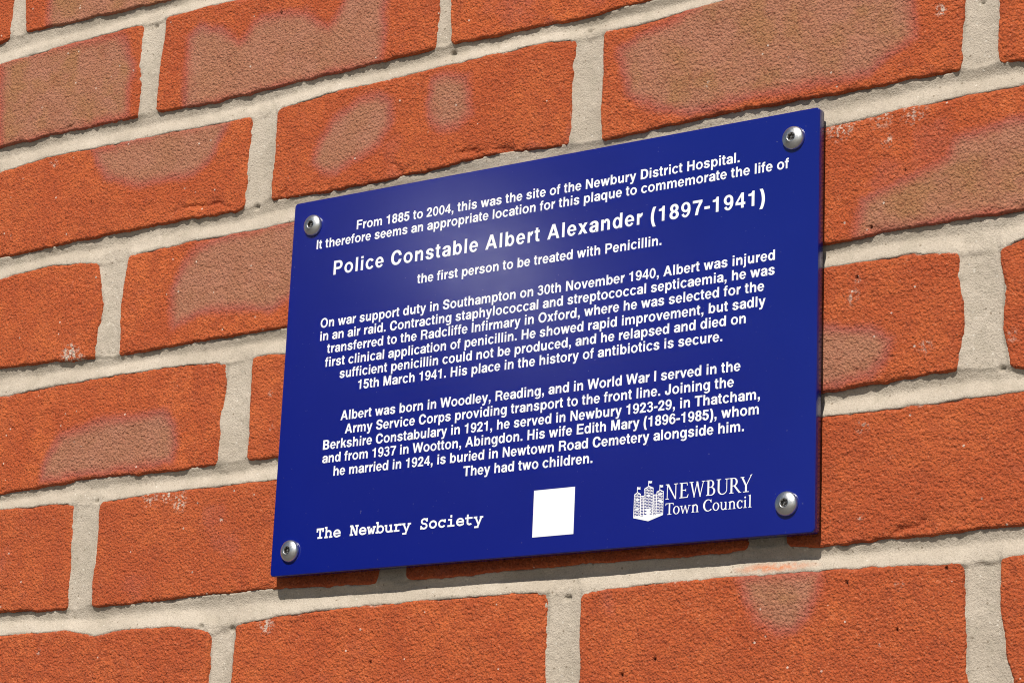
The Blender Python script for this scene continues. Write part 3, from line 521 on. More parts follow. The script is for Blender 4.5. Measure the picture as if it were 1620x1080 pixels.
rng = random.Random(4)
JOINTS = {}
for r in order:
    js = []
    zb, zt = ROWS[r]['bot'][0][1], ROWS[r]['top'][0][1]
    for x in NOM[r]:
        hit = None
        for L, Rr in ROWS[r]['j']:
            if abs((L[0][0] + Rr[0][0]) / 2 - x) < 20:
                hit = (L, Rr)
        if hit is None:
            w = 9.8 + rng.uniform(-1, 1)
            hit = ([(x - w, zb), (x - w + rng.uniform(-1, 1), zt)], [(x + w, zb), (x + w + rng.uniform(-1, 1), zt)])
        js.append(hit)
    JOINTS[r] = js

PATCH = DATA['patch']
wall = bpy.data.objects.new('brick_wall', None)
wall.location = (0.12, 0, 0)
wall['label'] = 'orange-red sand-faced brick wall with wide pale mortar joints behind the blue plaque'
wall['category'] = 'wall'
col.objects.link(wall)
WX = 120.0


def poly_sd(px, x, z):
    """signed distance, positive inside"""
    p = np.array(px, float)
    q = np.roll(p, -1, 0)
    d = np.full(x.shape, 1e9)
    ins = np.zeros(x.shape, bool)
    for a, b in zip(p, q):
        ex, ez = b - a
        t = np.clip(((x - a[0]) * ex + (z - a[1]) * ez) / (ex * ex + ez * ez + 1e-9), 0, 1)
        d = np.minimum(d, np.hypot(x - a[0] - t * ex, z - a[1] - t * ez))
        c = (a[1] > z) != (b[1] > z)
        with np.errstate(divide='ignore', invalid='ignore'):
            xi = a[0] + (z - a[1]) * ex / (ez if abs(ez) > 1e-9 else 1e-9)
        ins ^= c & (x < xi)
    return np.where(ins, d, -d)


def seg_d(pts, x, z):
    d = np.full(x.shape, 1e9)
    for a, b in zip(pts[:-1], pts[1:]):
        ex, ez = b[0] - a[0], b[1] - a[1]
        t = np.clip(((x - a[0]) * ex + (z - a[1]) * ez) / (ex * ex + ez * ez + 1e-9), 0, 1)
        d = np.minimum(d, np.hypot(x - a[0] - t * ex, z - a[1] - t * ez))
    return d


PX0 = 32.9
OLIVE = {('B', -3), ('A', -2), ('C', -1), ('D', 7), ('D', 8), ('C', 5), ('C', 6), ('G', 5), ('G', 6)}


def build_brick(r, L, Rr, idx):
    xl = np.mean([p[0] for p in L])
    xr = np.mean([p[0] for p in Rr])
    xm = (xl + xr) / 2
    zb = float(bot_of(r, np.array([xm]))[0])
    zt = float(top_of(r, np.array([xm]))[0])
    seen = r in 'ABCDEFG' and xr > -240 and xl < 480
    hidden = xl > PX0 - 8 and xr < PX0 + 352 and zb > 14 and zt < 224
    step = 0.62 if seen and not hidden else 3.0
    nu = int((xr - xl) / step) + 2
    nv = int((zt - zb) / step) + 2
    # denser towards the arrises
    U, Vv = np.meshgrid(np.linspace(0, 1, nu), np.linspace(0, 1, nv))
    z0 = zb + (zt - zb) * Vv
    grow = 0.7
    xL = side(L, z0, idx * 2 + 1) - grow
    xR = side(Rr, z0, idx * 2 + 2) + grow
    x = xL + (xR - xL) * U
    B = bot_of(r, x) - grow * 0.6
    T = top_of(r, x) + grow
    cr = 3.2
    dx = np.minimum(x - xL, xR - x)
    rd = cr * (1 - np.sqrt(np.clip(1 - np.clip(1 - dx / cr, 0, 1) ** 2, 0, 1)))
    T = T - rd
    B = B + rd * 0.8
    z = B + (T - B) * Vv
    s = idx * 5
    dL, dR, dB, dT = x - xL, xR - x, z - B, T - z

    def rnd(d, rad):
        t = np.clip(1 - d / rad, 0, 1)
        return rad * (1 - np.sqrt(np.clip(1 - t * t, 0, 1)))
    k = 1 + 0.5 * vn(x, z, 14, s)
    y = rnd(dL, 2.2 * k) + rnd(dR, 2.2 * k) + rnd(dB, 1.5 * k) + rnd(dT, 2.6 * k)
    y = y + 0.35 * vn(x, z, 60, s + 1) + 0.28 * vn(x, z, 17, s + 2)
    rg = (0.75 + 0.3 * vn(x, z, 38, s + 12)) * rng.uniform(0.7, 1.1)
    y = y + rg * (0.12 * vn(x, z * 1.3, 5.5, s + 3) + 0.17 * vn(x, z * 1.25, 2.6, s + 4) + 0.24 * vn(x * 0.9, z * 1.15, 1.35, s + 5) + 0.30 * sstep(0.2, 0.75, vn(x, z * 1.2, 1.5, s + 11)))
    # ragged crumbling along the lower arris
    crumble = np.exp(-dB / 3.5) * np.clip(fbm(x, z, 7, s + 6, 3) - 0.1, 0, 2)
    y = y + 1.3 * crumble
    pit = np.zeros(x.shape)
    for gline in DATA['gouge']:
        if xl < gline[0][0] < xr and zb - 8 < gline[0][1] < zt + 8:
            wob = 1.6 * fbm(x, z, 5, 9, 3)
            d = np.abs(seg_d(gline, x, z) + wob * 0.5)
            f = np.exp(-(d / (1.3 + 0.5 * vn(x, z, 4, 3))) ** 2)
            f = f * sstep(-0.75, 0.35, vn(x, z, 6, 21)) + 0.35 * np.exp(-((d - 2.5) / 2.6) ** 2) * np.clip(vn(x, z, 4, 22), 0, 1)
            y = y + 1.7 * f
            pit = np.maximum(pit, 0.10 * f)
    for hx, hz, hr in DATA['hole']:
        if xl < hx < xr and zb < hz < zt:
            d = np.hypot(x - hx, (z - hz) * (1 + 0.3 * math.sin(hx))) + 0.25 * vn(x, z, 1.5, 4)
            f = sstep(hr * 1.1, hr * 0.5, d)
            y = y + 2.2 * f
            pit = np.maximum(pit, f)
    burn = np.zeros(x.shape)
    for kx, pp in PATCH.items():
        if kx[0] != r:
            continue
        pa = np.array(pp)
        if pa[:, 0].max() < xl or pa[:, 0].min() > xr or not (xl - 60 < pa[:, 0].mean() < xr + 60):
            continue
        sd = poly_sd(pp, x, z) + 1.5 * vn(x, z, 12, s + 7)
        burn = np.maximum(burn, sstep(-7.0, 10.0, sd))
    # faint scorch elsewhere
    burn = np.maximum(burn, 0.30 * sstep(0.6, 1.3, fbm(x, z, 42, s + 8, 3)))
    lime = np.zeros(x.shape)
    for lx, lz, lr, ls in DATA['lime']:
        if xl - 5 < lx < xr + 5 and zb - 5 < lz < zt + 5:
            lime = np.maximum(lime, ls * np.exp(-((x - lx) ** 2 + (z - lz) ** 2) / lr ** 2))
    lime = np.maximum(lime, 1.3 * np.exp(-dT / 1.6) * sstep(-0.2, 0.8, vn(x, z, 13, s + 9) + 0.5 * vn(x, z, 3, s + 13)))
    lime = np.maximum(lime, 0.75 * np.exp(-np.minimum(dL, dR) / 1.1) * sstep(-0.2, 0.9, vn(x, z, 9, s + 10)))
    y = y - 0.25 + rng.uniform(-0.3, 0.3)
    V = np.stack([x.ravel(), y.ravel(), z.ravel()], 1)
    F = grid_faces(nu, nv)
    # skirt running back into the wall
    i = np.arange(nu * nv).reshape(nv, nu)
    ring = np.concatenate([i[0, :], i[1:, -1], i[-1, -2::-1], i[-2:0:-1, 0]])
    m = len(ring)
    back = V[ring].copy()
    back[:, 1] = 16.0
    base = len(V)
    V = np.concatenate([V, back])
    j = np.arange(m)
    S = np.stack([ring[j], base + j, base + (j + 1) % m, ring[(j + 1) % m]], 1)
    F = np.concatenate([F, S])
    ox, oz = xm, (zb + zt) / 2
    V = V - np.array([ox, 0, oz])
    me = np_mesh('brick', V * MM, F)
    pad = np.zeros(m)
    attr(me, 'burn', np.concatenate([burn.ravel(), pad]))
    attr(me, 'olive', np.full(len(V), 1.0 if (r, round(xm / 60)) in OLIVE else 0.25))
    attr(me, 'lime', np.concatenate([lime.ravel(), pad]))
    attr(me, 'pit', np.concatenate([pit.ravel(), pad]))
    link('brick', me, M_brick, wall, ((ox - WX) * MM, 0, Z0 + oz * MM))


count = 0
for r in order:
    js = JOINTS[r]
    for a, b in zip(js[:-1], js[1:]):
        count += 1
        build_brick(r, a[1], b[0], count)

# mortar: one height field filling bed joints and perpends
step = 1.0
xs = np.concatenate([np.arange(XMIN, -244, 4.0), np.arange(-244, 486, 0.85), np.arange(486, XMAX, 4.0)])
zs = np.concatenate([np.arange(-140.0, -74, 4.0), np.arange(-74, 412, 0.85), np.arange(412, 512.0, 4.0)])
X, Zz = np.meshgrid(xs, zs)
dep = np.full(X.shape, 9.0)
grime_shade = np.zeros(X.shape)
tint = np.zeros(X.shape)
wperp = np.zeros(X.shape)
# perpends
for r in order:
    T = top_of(r, xs)[None, :]
    B = bot_of(r, xs)[None, :]
    inrow = (Zz < T + 1) & (Zz > B - 1)
    for qi, (L, Rr) in enumerate(JOINTS[r]):
        pl = np.array(L, float)
        pr_ = np.array(Rr, float)
        a = np.interp(Zz, pl[:, 1], pl[:, 0])
        b = np.interp(Zz, pr_[:, 1], pr_[:, 0])
        t = (X - a) / (b - a)
        near = inrow & (t > -0.25) & (t < 1.25)
        d = 0.9 + 1.5 * np.clip(4 * t * (1 - t), 0, 1) ** 0.8
        d = d + 0.5 * vn(X, Zz, 22, 40 + qi) - 0.5 * sstep(0.10, -0.02, t) * (0.3 + 0.7 * vn(X, Zz, 3, 41)) - 0.5 * sstep(0.9, 1.02, t) * (0.3 + 0.7 * vn(X, Zz, 3, 42)) + 0.5 * (t < -0.04) + 0.5 * (t > 1.04)
        # dark hairline on one flank
        ed = np.minimum(np.abs(t - 0.04), np.abs(t - 0.96)) * (b - a)
        hl = np.exp(-(ed / 0.8) ** 2) * sstep(-0.3, 0.6, vn(X, Zz, 16, 43 + qi))
        dep = np.where(near, d + 0.5 * hl, dep)
        grime_shade = np.where(near, np.maximum(grime_shade, 0.45 * hl), grime_shade)
for i in range(len(order) - 1):
    up, lo = order[i], order[i + 1]
    Ub = bot_of(up, xs)[None, :]
    Lt = top_of(lo, xs)[None, :]
    t = (Ub - Zz) / (Ub - Lt)          # 0 at the top of the joint, 1 at its foot
    inb = (t > -0.12) & (t < 1.12)
    tc = np.clip(t, 0, 1)
    prof = 1.5 + 2.0 * np.sin(np.clip(tc / 0.42, 0, 1) * math.pi / 2) - 3.3 * sstep(0.38, 1.0, tc) ** 0.9
    prof = prof + 0.55 * vn(X, Zz * 2.5, 34, 50 + i) * (1 - tc * 0.6) + 0.35 * vn(X * 0.5, Zz * 2, 9, 60 + i) + 0.12 * vn(X, Zz, 3, 61)
    lip = sstep(0.9, 1.06, t) * (0.15 + 0.45 * vn(X, Zz, 5, 62) + 0.45 * vn(X, Zz, 2.1, 64))
    prof = prof - lip
    for L, Rr in JOINTS[lo]:
        a = max(L, key=lambda p: p[1])[0]
        b = max(Rr, key=lambda p: p[1])[0]
        pm = sstep(a - 1, a + 3, X) * sstep(b + 1, b - 3, X)
        prof = prof + 1.5 * pm * sstep(0.45, 1.0, tc)
    for L, Rr in JOINTS[up]:
        a = min(L, key=lambda p: p[1])[0]
        b = min(Rr, key=lambda p: p[1])[0]
        pm = sstep(a - 1, a + 3, X) * sstep(b + 1, b - 3, X)
        prof = prof + 0.5 * pm * sstep(0.3, 0.0, tc)
    hang = sstep(0.06, -0.04, t) * np.clip(vn(X, Zz, 8, 63 + i), 0, 1)
    prof = prof - 1.1 * hang
    w = sstep(-0.12, 0.02, t) * sstep(1.18, 1.0, t)
    dep = np.where(inb, dep * (1 - w) + prof * w, dep)
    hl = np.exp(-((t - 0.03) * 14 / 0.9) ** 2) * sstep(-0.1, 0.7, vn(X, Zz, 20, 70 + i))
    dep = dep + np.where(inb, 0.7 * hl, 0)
    grime_shade = np.maximum(grime_shade, np.where(inb, 0.5 * hl, 0))
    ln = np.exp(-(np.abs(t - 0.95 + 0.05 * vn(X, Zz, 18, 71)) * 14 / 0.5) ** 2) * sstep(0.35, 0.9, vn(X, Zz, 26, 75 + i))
    grime_shade = np.maximum(grime_shade, np.where(inb, 0.6 * ln, 0))
    # upper half of the joint darkened in colour, as shade under the brick
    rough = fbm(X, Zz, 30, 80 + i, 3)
    grime_shade = np.maximum(grime_shade, np.where(inb, 0.16 * sstep(0.55, 0.1, tc) * sstep(-0.4, 0.8, rough), 0))
CRUMBS = [(131, 302.5, 2.5), (222, 297.5, 2.2), (-5, 233, 2.5), (0, -12.5, 3.0), (222, -8.5, 2.4), (459, 84.5, 3.0), (463, -50, 3.5), (-112, 68, 1.6), (12, 290, 1.5), (-96, 362, 2.0), (-22, -10.5, 2.2), (450, 268, 1.8)]
# brick dust smeared on the joint under the plaque's right end
d = np.hypot((X - 341) / 21.0, (Zz + 1.2) / 2.6)
tint = np.clip(1.25 - d, 0, 1)
dep = dep + 0.12 * vn(X, Zz, 3.2, 89) + 0.12 * vn(X, Zz, 1.9, 90) * (0.6 + 0.6 * vn(X, Zz, 25, 92)) + 0.14 * sstep(0.3, 0.8, vn(X, Zz, 1.7, 91))
for hx, hz, hr in CRUMBS:
    d = np.hypot(X - hx, (Zz - hz) * 1.4) + 0.6 * vn(X, Zz, 2.2, 93)
    f = sstep(hr, hr * 0.4, d)
    dep = dep + 1.5 * f
    grime_shade = np.maximum(grime_shade, 0.5 * f)  # crumb holes darkened in colour as well as depth
# keep it well behind the brick faces away from the joints
V = np.stack([X.ravel() - WX, dep.ravel(), Zz.ravel()], 1) * MM
V[:, 2] += Z0
me = np_mesh('mortar', V, grid_faces(len(xs), len(zs)))
attr(me, 'grime_shade', grime_shade.ravel())
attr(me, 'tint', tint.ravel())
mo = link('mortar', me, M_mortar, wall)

# backing of the wall, from the ground up, behind bricks and mortar
bx0, bx1, by0, by1, bz0, bz1 = -1.6, 1.4, 0.017, 0.12, 0.0, 3.2
V = [(x, y, z) for z in (bz0, bz1) for y in (by0, by1) for x in (bx0, bx1)]
F = [(0, 1, 5, 4), (1, 3, 7, 5), (3, 2, 6, 7), (2, 0, 4, 6), (4, 5, 7, 6), (0, 2, 3, 1)]
link('inner_leaf', np_mesh('inner_leaf', V, F, False), M_mortar, wall)

# ------------------------------------------------------------------ plaque
PX, PZ, PW, PH = 32.947, 225.803, 334.55, 213.54      # left, top, width, height in wall mm
FY, BY = -8.0, -3.0                                    # front and back faces
plaque = bpy.data.objects.new('wall_plaque', None)
plaque.location = ((PX + PW / 2) * MM, 0, Z0 + (PZ - PH) * MM)
plaque['label'] = 'blue rectangular memorial plaque with white lettering held by four steel screws'
plaque['category'] = 'plaque'
col.objects.link(plaque)


def loc(x, y, z):
    """plaque millimetres (x from its left, z down from its top as negatives) to local metres"""
    return ((x - PW / 2) * MM, y * MM, (PH + z) * MM)


def rounded(w, h, r, inset, n=6):
    pts = []
    for cx, cz, a0 in ((w - r, -r, 0), (r, -r, 90), (r, -h + r, 180), (w - r, -h + r, 270)):
        for i in range(n + 1):
            a = math.radians(a0 + 90 * i / n)
            pts.append((cx + (r - inset) * math.cos(a), cz + (r - inset) * math.sin(a)))
    return pts


rings = []
for y, ins in ((BY, 0.25), (BY - 0.25, 0.0), (FY + 0.45, 0.0), (FY + 0.30, 0.03), (FY + 0.14, 0.12), (FY + 0.04, 0.26), (FY, 0.45)):
    rings.append([loc(x, y, z) for x, z in rounded(PW, PH, 2.2, ins)])
n = len(rings[0])
V = [p for rg in rings for p in rg]
F = []
for a in range(len(rings) - 1):
    for i in range(n):
        j = (i + 1) % n
        F.append((a * n + i, (a + 1) * n + i, (a + 1) * n + j, a * n + j))
me = bpy.data.meshes.new('plate')
last = (len(rings) - 1) * n
me.from_pydata(V, [], F + [tuple(range(last, last + n)), tuple(range(n - 1, -1, -1))])
for p in me.polygons:
    p.use_smooth = len(p.vertices) == 4
me.update()
link('plate', me, M_plate, plaque)

_cache = {}


def glyph(ch):
    if ch not in _cache:
        out = []
        for part in GLYPH[ch][1]:
            loops = [[Vector((p[0], p[1], 0)) for p in l] for l in part]
            flat = [p for l in loops for p in l]
            out.append(([(p.x, p.y) for p in flat], tessellate_polygon(loops)))
        _cache[ch] = out
    return _cache[ch]


class Print:
    """flat white lettering laid on the plate"""

    def __init__(s):
        s.V = []
        s.F = []
        s.k = 0

    def add(s, pts, tris, lift=None):
        b = len(s.V)
        y = FY - 0.05 - 0.006 * (s.k % 9 if lift is None else lift)
        s.V += [loc(x, y, z) for x, z in pts]
        for t in tris:
            a, c, d = (pts[i] for i in t)
            if (c[0] - a[0]) * (d[1] - a[1]) - (c[1] - a[1]) * (d[0] - a[0]) < 0:
                t = (t[0], t[2], t[1])
            s.F.append(tuple(b + i for i in t))
        s.k += 1

    def poly(s, pts, lift=None):
        tr = tessellate_polygon([[Vector((p[0], p[1], 0)) for p in pts]])
        s.add(pts, tr, lift)

    def strip(s, outer, inner):
        m = len(outer)
        pts = outer + inner
        tr = []
        for i in range(m - 1):
            tr += [(i, i + 1, m + i + 1), (i, m + i + 1, m + i)]
        s.add(pts, tr)

    def build(s, name, mat=None):
        me = bpy.data.meshes.new(name)
        me.from_pydata(s.V, [], s.F)
        me.update()
        return link(name, me, mat or M_white, plaque)


def text_line(txt, zb, em, width=None, cx=PW / 2 + 0.3):
    pr = Print()
    adv = sum(GLYPH[c][0] for c in txt) * em / 1000
    track = (width - adv) / (len(txt) - 1) if width else 0
    x = cx - (adv + track * (len(txt) - 1)) / 2
    for ch in txt:
        pr.k = 0
        for pts, tris in (glyph(ch) if ch != ' ' else []):
            pr.add([(x + px * em / 1000, zb + pz * em / 1000) for px, pz in pts], tris)
        x += GLYPH[ch][0] * em / 1000 + track
    return pr.build('inscription_line')


for txt, zb, em in LINES:
    text_line(txt, zb, em, 274.6 if em > 10 else None)


# --- pen for the two hand-drawn alphabets
class Pen:
    def __init__(s, pr, x, z, sx, sz):
        s.pr, s.x, s.z, s.sx, s.sz = pr, x, z, sx, sz

    def T(s, p):
        return (s.x + p[0] * s.sx, s.z + p[1] * s.sz)

    def box(s, x0, z0, x1, z1):
        s.pr.poly([s.T(p) for p in ((x0, z0), (x1, z0), (x1, z1), (x0, z1))])

    def pg(s, *p):
        s.pr.poly([s.T(q) for q in p])

    def ln(s, x0, z0, x1, z1, w, w1=None):
        w1 = w if w1 is None else w1
        s.pg((x0 - w / 2, z0), (x0 + w / 2, z0), (x1 + w1 / 2, z1), (x1 - w1 / 2, z1))

    def arc(s, cx, cz, ox, oz, ix, iz, a0, a1, icx=0.0):
        n = 22
        A = [math.radians(a0 + (a1 - a0) * i / n) for i in range(n + 1)]
        s.pr.strip([s.T((cx + ox * math.cos(a), cz + oz * math.sin(a))) for a in A],
                   [s.T((cx + icx + ix * math.cos(a), cz + iz * math.sin(a))) for a in A])


# roman capitals and lower case, cap height 100
def serif_glyph(p, ch):
    S = 13.5
    th = 5.5
    if ch == 'N':
        p.box(10, 0, 15, 96); p.box(0, 0, 26, 4.5); p.pg((0, 100), (24, 100), (80, -2), (72, -2), (15, 88), (10, 94), (0, 95.5))
        p.box(74, 0, 80, 96); p.box(63, 95.5, 93, 100)
    elif ch == 'E':
        p.box(9, 0, 9 + S, 100); p.box(0, 0, 62, 5); p.box(0, 95, 58, 100); p.box(20, 48, 48, 53)
        p.pg((58, 100), (53, 95), (56, 80), (60, 80)); p.pg((62, 0), (68, 22), (64, 22), (56, 5)); p.box(45, 42, 48.5, 60)
    elif ch == 'W':
        p.ln(14, 98, 38, -2, 13, 7); p.ln(58, 100, 35, -2, 5, 6); p.ln(58, 100, 83, -2, 13, 7); p.ln(105, 98, 80, -2, 5, 6)
        p.box(0, 95.5, 30, 100); p.box(93, 95.5, 119, 100)
    elif ch == 'B':
        p.box(9, 0, 9 + S, 100); p.box(0, 0, 38, 5); p.box(0, 95, 34, 100); p.box(20, 51, 38, 55.5)
        p.arc(33, 76, 26, 24, 13, 19, -90, 90); p.arc(36, 27, 32, 28.3, 18, 22.5, -90, 90)
    elif ch == 'U':
        p.box(9, 30, 9 + S, 97); p.box(0, 95.5, 33, 100); p.box(74, 30, 79, 97); p.box(63, 95.5, 92, 100)
        p.arc(44, 31, 35, 33, 22, 27, 180, 270); p.arc(44, 31, 35, 33, 30, 27, 270, 360)
    elif ch == 'R':
        p.box(9, 0, 9 + S, 100); p.box(0, 0, 32, 4.5); p.box(0, 95, 34, 100); p.box(20, 46, 36, 51)
        p.arc(33, 73, 28, 27, 14.5, 22, -90, 90); p.ln(37, 49, 75, 3, 15, 15); p.box(68, 0, 88, 4.5)
    elif ch == 'Y':
        p.ln(12, 98, 40, 44, 14, 13); p.ln(79, 108, 43, 44, 6, 6); p.box(34, 0, 34 + S, 47); p.box(20, 0, 62, 4.5); p.box(0, 95.5, 28, 100)
        p.pg((70, 104), (86, 110), (84, 113), (68, 106))
    elif ch == 'T':
        p.box(33, 0, 33 + S, 98); p.box(19, 0, 60, 4.5); p.box(2, 94, 78, 100)
        p.pg((0, 80), (5, 80), (9, 96), (2, 100)); p.pg((80, 80), (75, 80), (71, 96), (78, 100))
    elif ch == 'C':
        p.arc(47, 50, 47, 52, 32, 45, 48, 318, 3); p.pg((76, 100), (80, 100), (80, 72), (76, 72), (66, 90)); p.pg((80, 18), (84, 15), (76, 4), (70, 6))
    elif ch == 'o':
        p.arc(32, 34, 32, 36, 19, 30, 0, 360, 0)
    elif ch == 'c':
        p.arc(31, 34, 31, 36, 17.5, 29.5, 50, 322, 2); p.pg((50, 66), (54, 66), (54, 46), (50, 46), (43, 58))
    elif ch == 'w':
        p.sx *= 1.13; p.ln(11, 66, 27, -2, 11, 6); p.ln(46, 68, 25, -2, 5, 6); p.ln(46, 68, 62, -2, 11, 6); p.ln(80, 66, 60, -2, 5, 6)
        p.box(0, 63, 24, 67.5); p.box(70, 63, 92, 67.5)
    elif ch in 'nu':
        if ch == 'n':
            p.box(9, 0, 21, 64); p.pg((0, 60), (21, 70), (21, 62), (6, 57)); p.box(0, 0, 30, 4.3)
            p.box(50, 0, 62, 46); p.box(42, 0, 71, 4.3); p.arc(38, 44, 24, 26, 12.5, 17, 0, 150)
        else:
            p.box(8, 22, 20, 66); p.box(0, 63, 20, 67.5); p.box(49, 0, 61, 66); p.box(41, 63, 61, 67.5); p.box(50, 0, 70, 4.3)
            p.arc(32, 24, 24, 26, 12.5, 18, 180, 335)
    elif ch == 'i':
        p.box(10, 0, 22, 66); p.pg((0, 61), (22, 70), (22, 62), (6, 57)); p.box(0, 0, 32, 4.3); p.arc(15.5, 90, 8, 8, 0.1, 0.1, 0, 360)
    elif ch == 'l':
        p.box(10, 0, 22, 104); p.pg((0, 103), (22, 110), (22, 100), (6, 98)); p.box(0, 0, 32, 4.3)


pr = Print()
for ch, x in zip('NEWBURY', (0.0, 8.0, 13.6, 23.15, 28.95, 36.15, 42.35)):
    serif_glyph(Pen(pr, 251.5 + x, -191.05, 0.0755, 0.0762), ch)
o = pr.build('council_name')
o['label'] = 'roman capitals NEWBURY'
pr = Print()
for ch, x in zip('TownCouncil', (0.0, 4.45, 8.35, 14.95, 21.5, 26.9, 31.05, 35.7, 40.35, 44.1, 46.75)):
    serif_glyph(Pen(pr, 251.6 + x, -198.75, 0.0585, 0.0575), ch)
o = pr.build('council_name')
o['label'] = 'smaller roman words Town Council'


# slab typewriter face, 600-unit cells, about 115-unit strokes
def slab_glyph(p, ch):
    w = 112
    if ch == 'T':
        p.box(240, 0, 360, 590); p.box(45, 480, 555, 590); p.box(45, 370, 150, 590); p.box(450, 370, 555, 590); p.box(130, 0, 470, 105)
    elif ch == 'h':
        p.box(85, 0, 200, 640); p.box(20, 540, 200, 640); p.box(405, 0, 520, 280); p.arc(300, 270, 220, 175, 105, 70, 0, 180)
        p.box(20, 0, 265, 100); p.box(345, 0, 585, 100)
    elif ch == 'e':
        p.arc(300, 215, 260, 228, 145, 128, 0, 318); p.box(90, 170, 558, 265)
        p.pg((560, 60), (545, 150), (400, 95), (420, 0))
    elif ch == 'N':
        p.box(60, 0, 170, 590); p.box(430, 0, 540, 590); p.ln(130, 590, 470, 0, 150); p.box(5, 490, 190, 590); p.box(370, 490, 595, 590); p.box(5, 0, 240, 100)
    elif ch == 'w':
        p.ln(70, 430, 180, 0, 115); p.ln(300, 330, 195, 0, 105); p.ln(300, 330, 405, 0, 105); p.ln(530, 430, 420, 0, 115)
        p.box(-10, 335, 210, 430); p.box(390, 335, 610, 430)
    elif ch == 'b':
        p.box(70, 0, 185, 640); p.box(5, 540, 185, 640); p.box(5, 0, 150, 100); p.arc(325, 215, 255, 228, 140, 128, 0, 360)
    elif ch == 'u':
        p.box(75, 150, 190, 430); p.box(10, 335, 190, 430); p.box(400, 0, 515, 430); p.box(330, 335, 515, 430); p.box(410, 0, 590, 100)
        p.arc(295, 165, 220, 178, 105, 75, 180, 350)
    elif ch == 'r':
        p.box(150, 0, 265, 430); p.box(50, 335, 260, 430); p.box(50, 0, 440, 100); p.arc(400, 215, 250, 225, 150, 118, 50, 150)
        p.box(430, 330, 570, 435)
    elif ch == 'y':
        p.ln(90, 430, 320, -20, 125); p.ln(510, 430, 240, -190, 120); p.box(-10, 335, 220, 430); p.box(385, 335, 610, 430); p.box(50, -195, 330, -95)
    elif ch == 'S':
        p.arc(300, 430, 225, 175, 110, 78, 20, 270); p.arc(300, 165, 235, 182, 120, 82, -160, 90); p.box(440, 400, 530, 600); p.box(60, -10, 150, 200)
    elif ch == 'o':
        p.arc(300, 215, 265, 230, 148, 128, 0, 360)
    elif ch == 'c':
        p.arc(305, 215, 260, 230, 145, 128, 25, 325); p.box(440, 270, 540, 440)
    elif ch == 'i':
        p.box(245, 0, 360, 430); p.box(100, 335, 360, 430); p.box(70, 0, 535, 100); p.box(240, 500, 360, 640)
    elif ch == 't':
        p.box(130, 130, 245, 580); p.box(25, 335, 505, 430); p.arc(330, 150, 200, 160, 88, 60, 180, 320)


pr = Print()
em = 110.4 / 18.93 / 0.6
for i, ch in enumerate('The Newbury Society'):
    if ch != ' ':
        slab_glyph(Pen(pr, 30.5 + i * 0.6 * em, -194.75, em / 1000, em / 1000), ch)
o = pr.build('society_name')
o['label'] = 'typewriter words The Newbury Society'

# --- castle emblem: white silhouette, then blue masonry printed over it
pr = Print()
wt, bl = pr, Print()
wt.poly([(233.05, -197.9), (233.2, -187.0), (235.05, -185.8), (237.1, -187.0), (237.2, -188.0), (239.0, -188.0), (238.95, -184.5),
         (241.6, -183.2), (244.35, -184.4), (244.4, -187.9), (246.2, -187.9), (246.25, -186.6), (248.3, -185.75), (250.35, -186.7),
         (250.3, -198.6), (241.8, -201.1), (233.05, -198.9)], 0)
for x, z, fx in ((234.95, -185.9, 1.95), (241.45, -183.3, 2.1), (248.05, -185.9, 2.0)):
    wt.poly([(x - .17, z), (x + .17, z), (x + .17, z + 2.6), (x - .17, z + 2.6)], 1)
    wt.poly([(x, z + 1.45), (x + fx * .5, z + 1.2), (x + fx, z + 1.35), (x + fx * .85, z + 2.0), (x + fx, z + 2.35), (x + fx * .5, z + 2.3), (x, z + 2.6)], 2)
rr = random.Random(3)


def courses(x0, x1, ztop, zbot, cols, k0=0):
    z = ztop
    k = k0
    pitch = 0.78
    while z - 0.5 > zbot:
        wdt = (x1 - x0) / cols
        cells = [(x0 + i * wdt, x0 + (i + 1) * wdt) for i in range(cols)] if k % 2 == 0 else \
            [(x0, x0 + wdt * .5)] + [(x0 + (i + .5) * wdt, x0 + (i + 1.5) * wdt) for i in range(cols - 1)] + [(x1 - wdt * .5, x1)]
        for a, b in cells:
            if door(a, b, z):
                continue
            g = 0.13
            bl.poly([(a + g, z - 0.47), (b - g, z - 0.47), (b - g, z), (a + g, z)], 6)
        z -= pitch
        k += 1


def door(a, b, z):
    m = (a + b) / 2
    if 240.2 < m < 243.1 and z < -194.4:
        return True
    for cx, cz in ((241.6, -186.9), (235.0, -190.0), (235.0, -193.3), (248.6, -191.0), (248.4, -187.6)):
        if abs(m - cx) < .75 and -0.4 < cz - z < 1.1:
            return True
    return False


courses(233.35, 236.95, -187.3, -198.2, 2)
courses(237.25, 238.85, -188.5, -198.4, 1, 1)
courses(239.1, 244.2, -184.8, -198.2, 3)
courses(244.55, 246.15, -188.4, -198.4, 1, 1)
courses(246.4, 250.15, -187.0, -197.8, 2)
for x, z, w_ in ((235.05, -186.5, .9), (241.6, -184.0, 1.2), (248.3, -186.45, .9)):
    bl.poly([(x - w_, z - .45), (x + w_, z - .45), (x + w_ * .25, z + .1), (x - w_ * .25, z + .1)], 6)
em_o = wt.build('castle_emblem')
em_o['label'] = 'white three-towered castle with flags'
me = bpy.data.meshes.new('masonry')
me.from_pydata(bl.V, [], bl.F)
me.update()
ms = link('masonry', me, M_plate, em_o)

# --- plain white printed square
pr = Print()
pr.poly([(172.6, -204.25), (197.7, -204.25), (197.7, -179.95), (172.6, -179.95)])
o = pr.build('white_square')


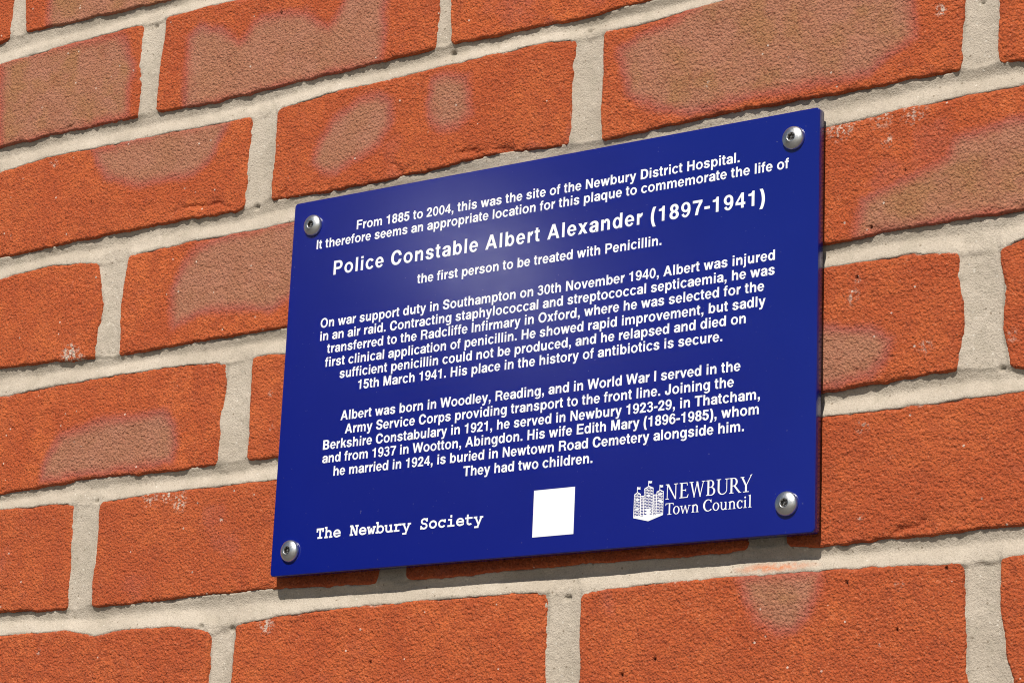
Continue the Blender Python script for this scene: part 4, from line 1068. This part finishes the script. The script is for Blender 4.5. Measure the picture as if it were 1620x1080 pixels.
# --- dome-headed security screws
def lathe(profile, n, lobes=None):
    V = []
    F = []
    for r, y in profile:
        for i in range(n):
            a = 2 * math.pi * i / n
            V.append((r * math.cos(a) * MM, y * MM, r * math.sin(a) * MM))
    for a in range(len(profile) - 1):
        for i in range(n):
            j = (i + 1) % n
            F.append((a * n + i, a * n + j, (a + 1) * n + j, (a + 1) * n + i))
    return V, F


prof = [(5.95, 0.15), (6.05, 0.0), (6.15, -0.3), (6.14, -0.6)]
for i in range(1, 15):
    t = i / 14
    rr_ = 6.1 - (6.1 - 2.35) * t
    prof.append((rr_, -0.6 - 2.9 * math.sqrt(max(0, 1 - (rr_ / 6.3) ** 2))))
prof.append((2.2, prof[-1][1] - 0.0))
prof.append((2.1, prof[-1][1] + 0.2))
ytop = prof[-1][1]
V, F = lathe(prof, 48)
me_s = bpy.data.meshes.new('screw')
me_s.from_pydata(V, [], F)
for p in me_s.polygons:
    p.use_smooth = True
me_s.update()
me_s.materials.append(M_steel)


def star(r0, r1, i, n):
    return r0 + (r1 - r0) * (0.5 + 0.5 * math.cos(6 * 2 * math.pi * i / n))


n = 48
V = []
F = []
lev = [(None, ytop), ('s', ytop + 0.05), ('s', ytop + 1.6), ('c', ytop + 1.6)]
for kind, y in lev:
    for i in range(n):
        a = 2 * math.pi * i / n
        r = 2.15 if kind is None else (star(1.45, 2.02, i, n) if kind == 's' else 0.02)
        V.append((r * math.cos(a) * MM, y * MM, r * math.sin(a) * MM))
for a in range(3):
    for i in range(n):
        j = (i + 1) % n
        F.append((a * n + i, a * n + j, (a + 1) * n + j, (a + 1) * n + i))
b = len(V)
for r, y in ((0.6, ytop + 1.59), (0.6, ytop + 0.45), (0.45, ytop + 0.3), (0.01, ytop + 0.3)):
    for i in range(16):
        a = 2 * math.pi * i / 16
        V.append((r * math.cos(a) * MM, y * MM, r * math.sin(a) * MM))
for a in range(3):
    for i in range(16):
        j = (i + 1) % 16
        F.append((b + a * 16 + i, b + a * 16 + j, b + (a + 1) * 16 + j, b + (a + 1) * 16 + i))
me_k = bpy.data.meshes.new('socket')
me_k.from_pydata(V, [], F)
me_k.update()
me_k.materials.append(M_recess)
for (x, z), rot, lab in zip(((14.6, -14.9), (320.3, -14.2), (13.4, -200.2), (319.6, -198.7)), (10, 37, 71, 22),
                            ('upper left', 'upper right', 'lower left', 'lower right')):
    s = link('screw', me_s, None, plaque, loc(x, FY, z))
    s.rotation_euler = (math.radians(rng.uniform(-1.5, 1.5)), math.radians(rot), math.radians(rng.uniform(-1.5, 1.5)))
    link('socket', me_k, None, s)
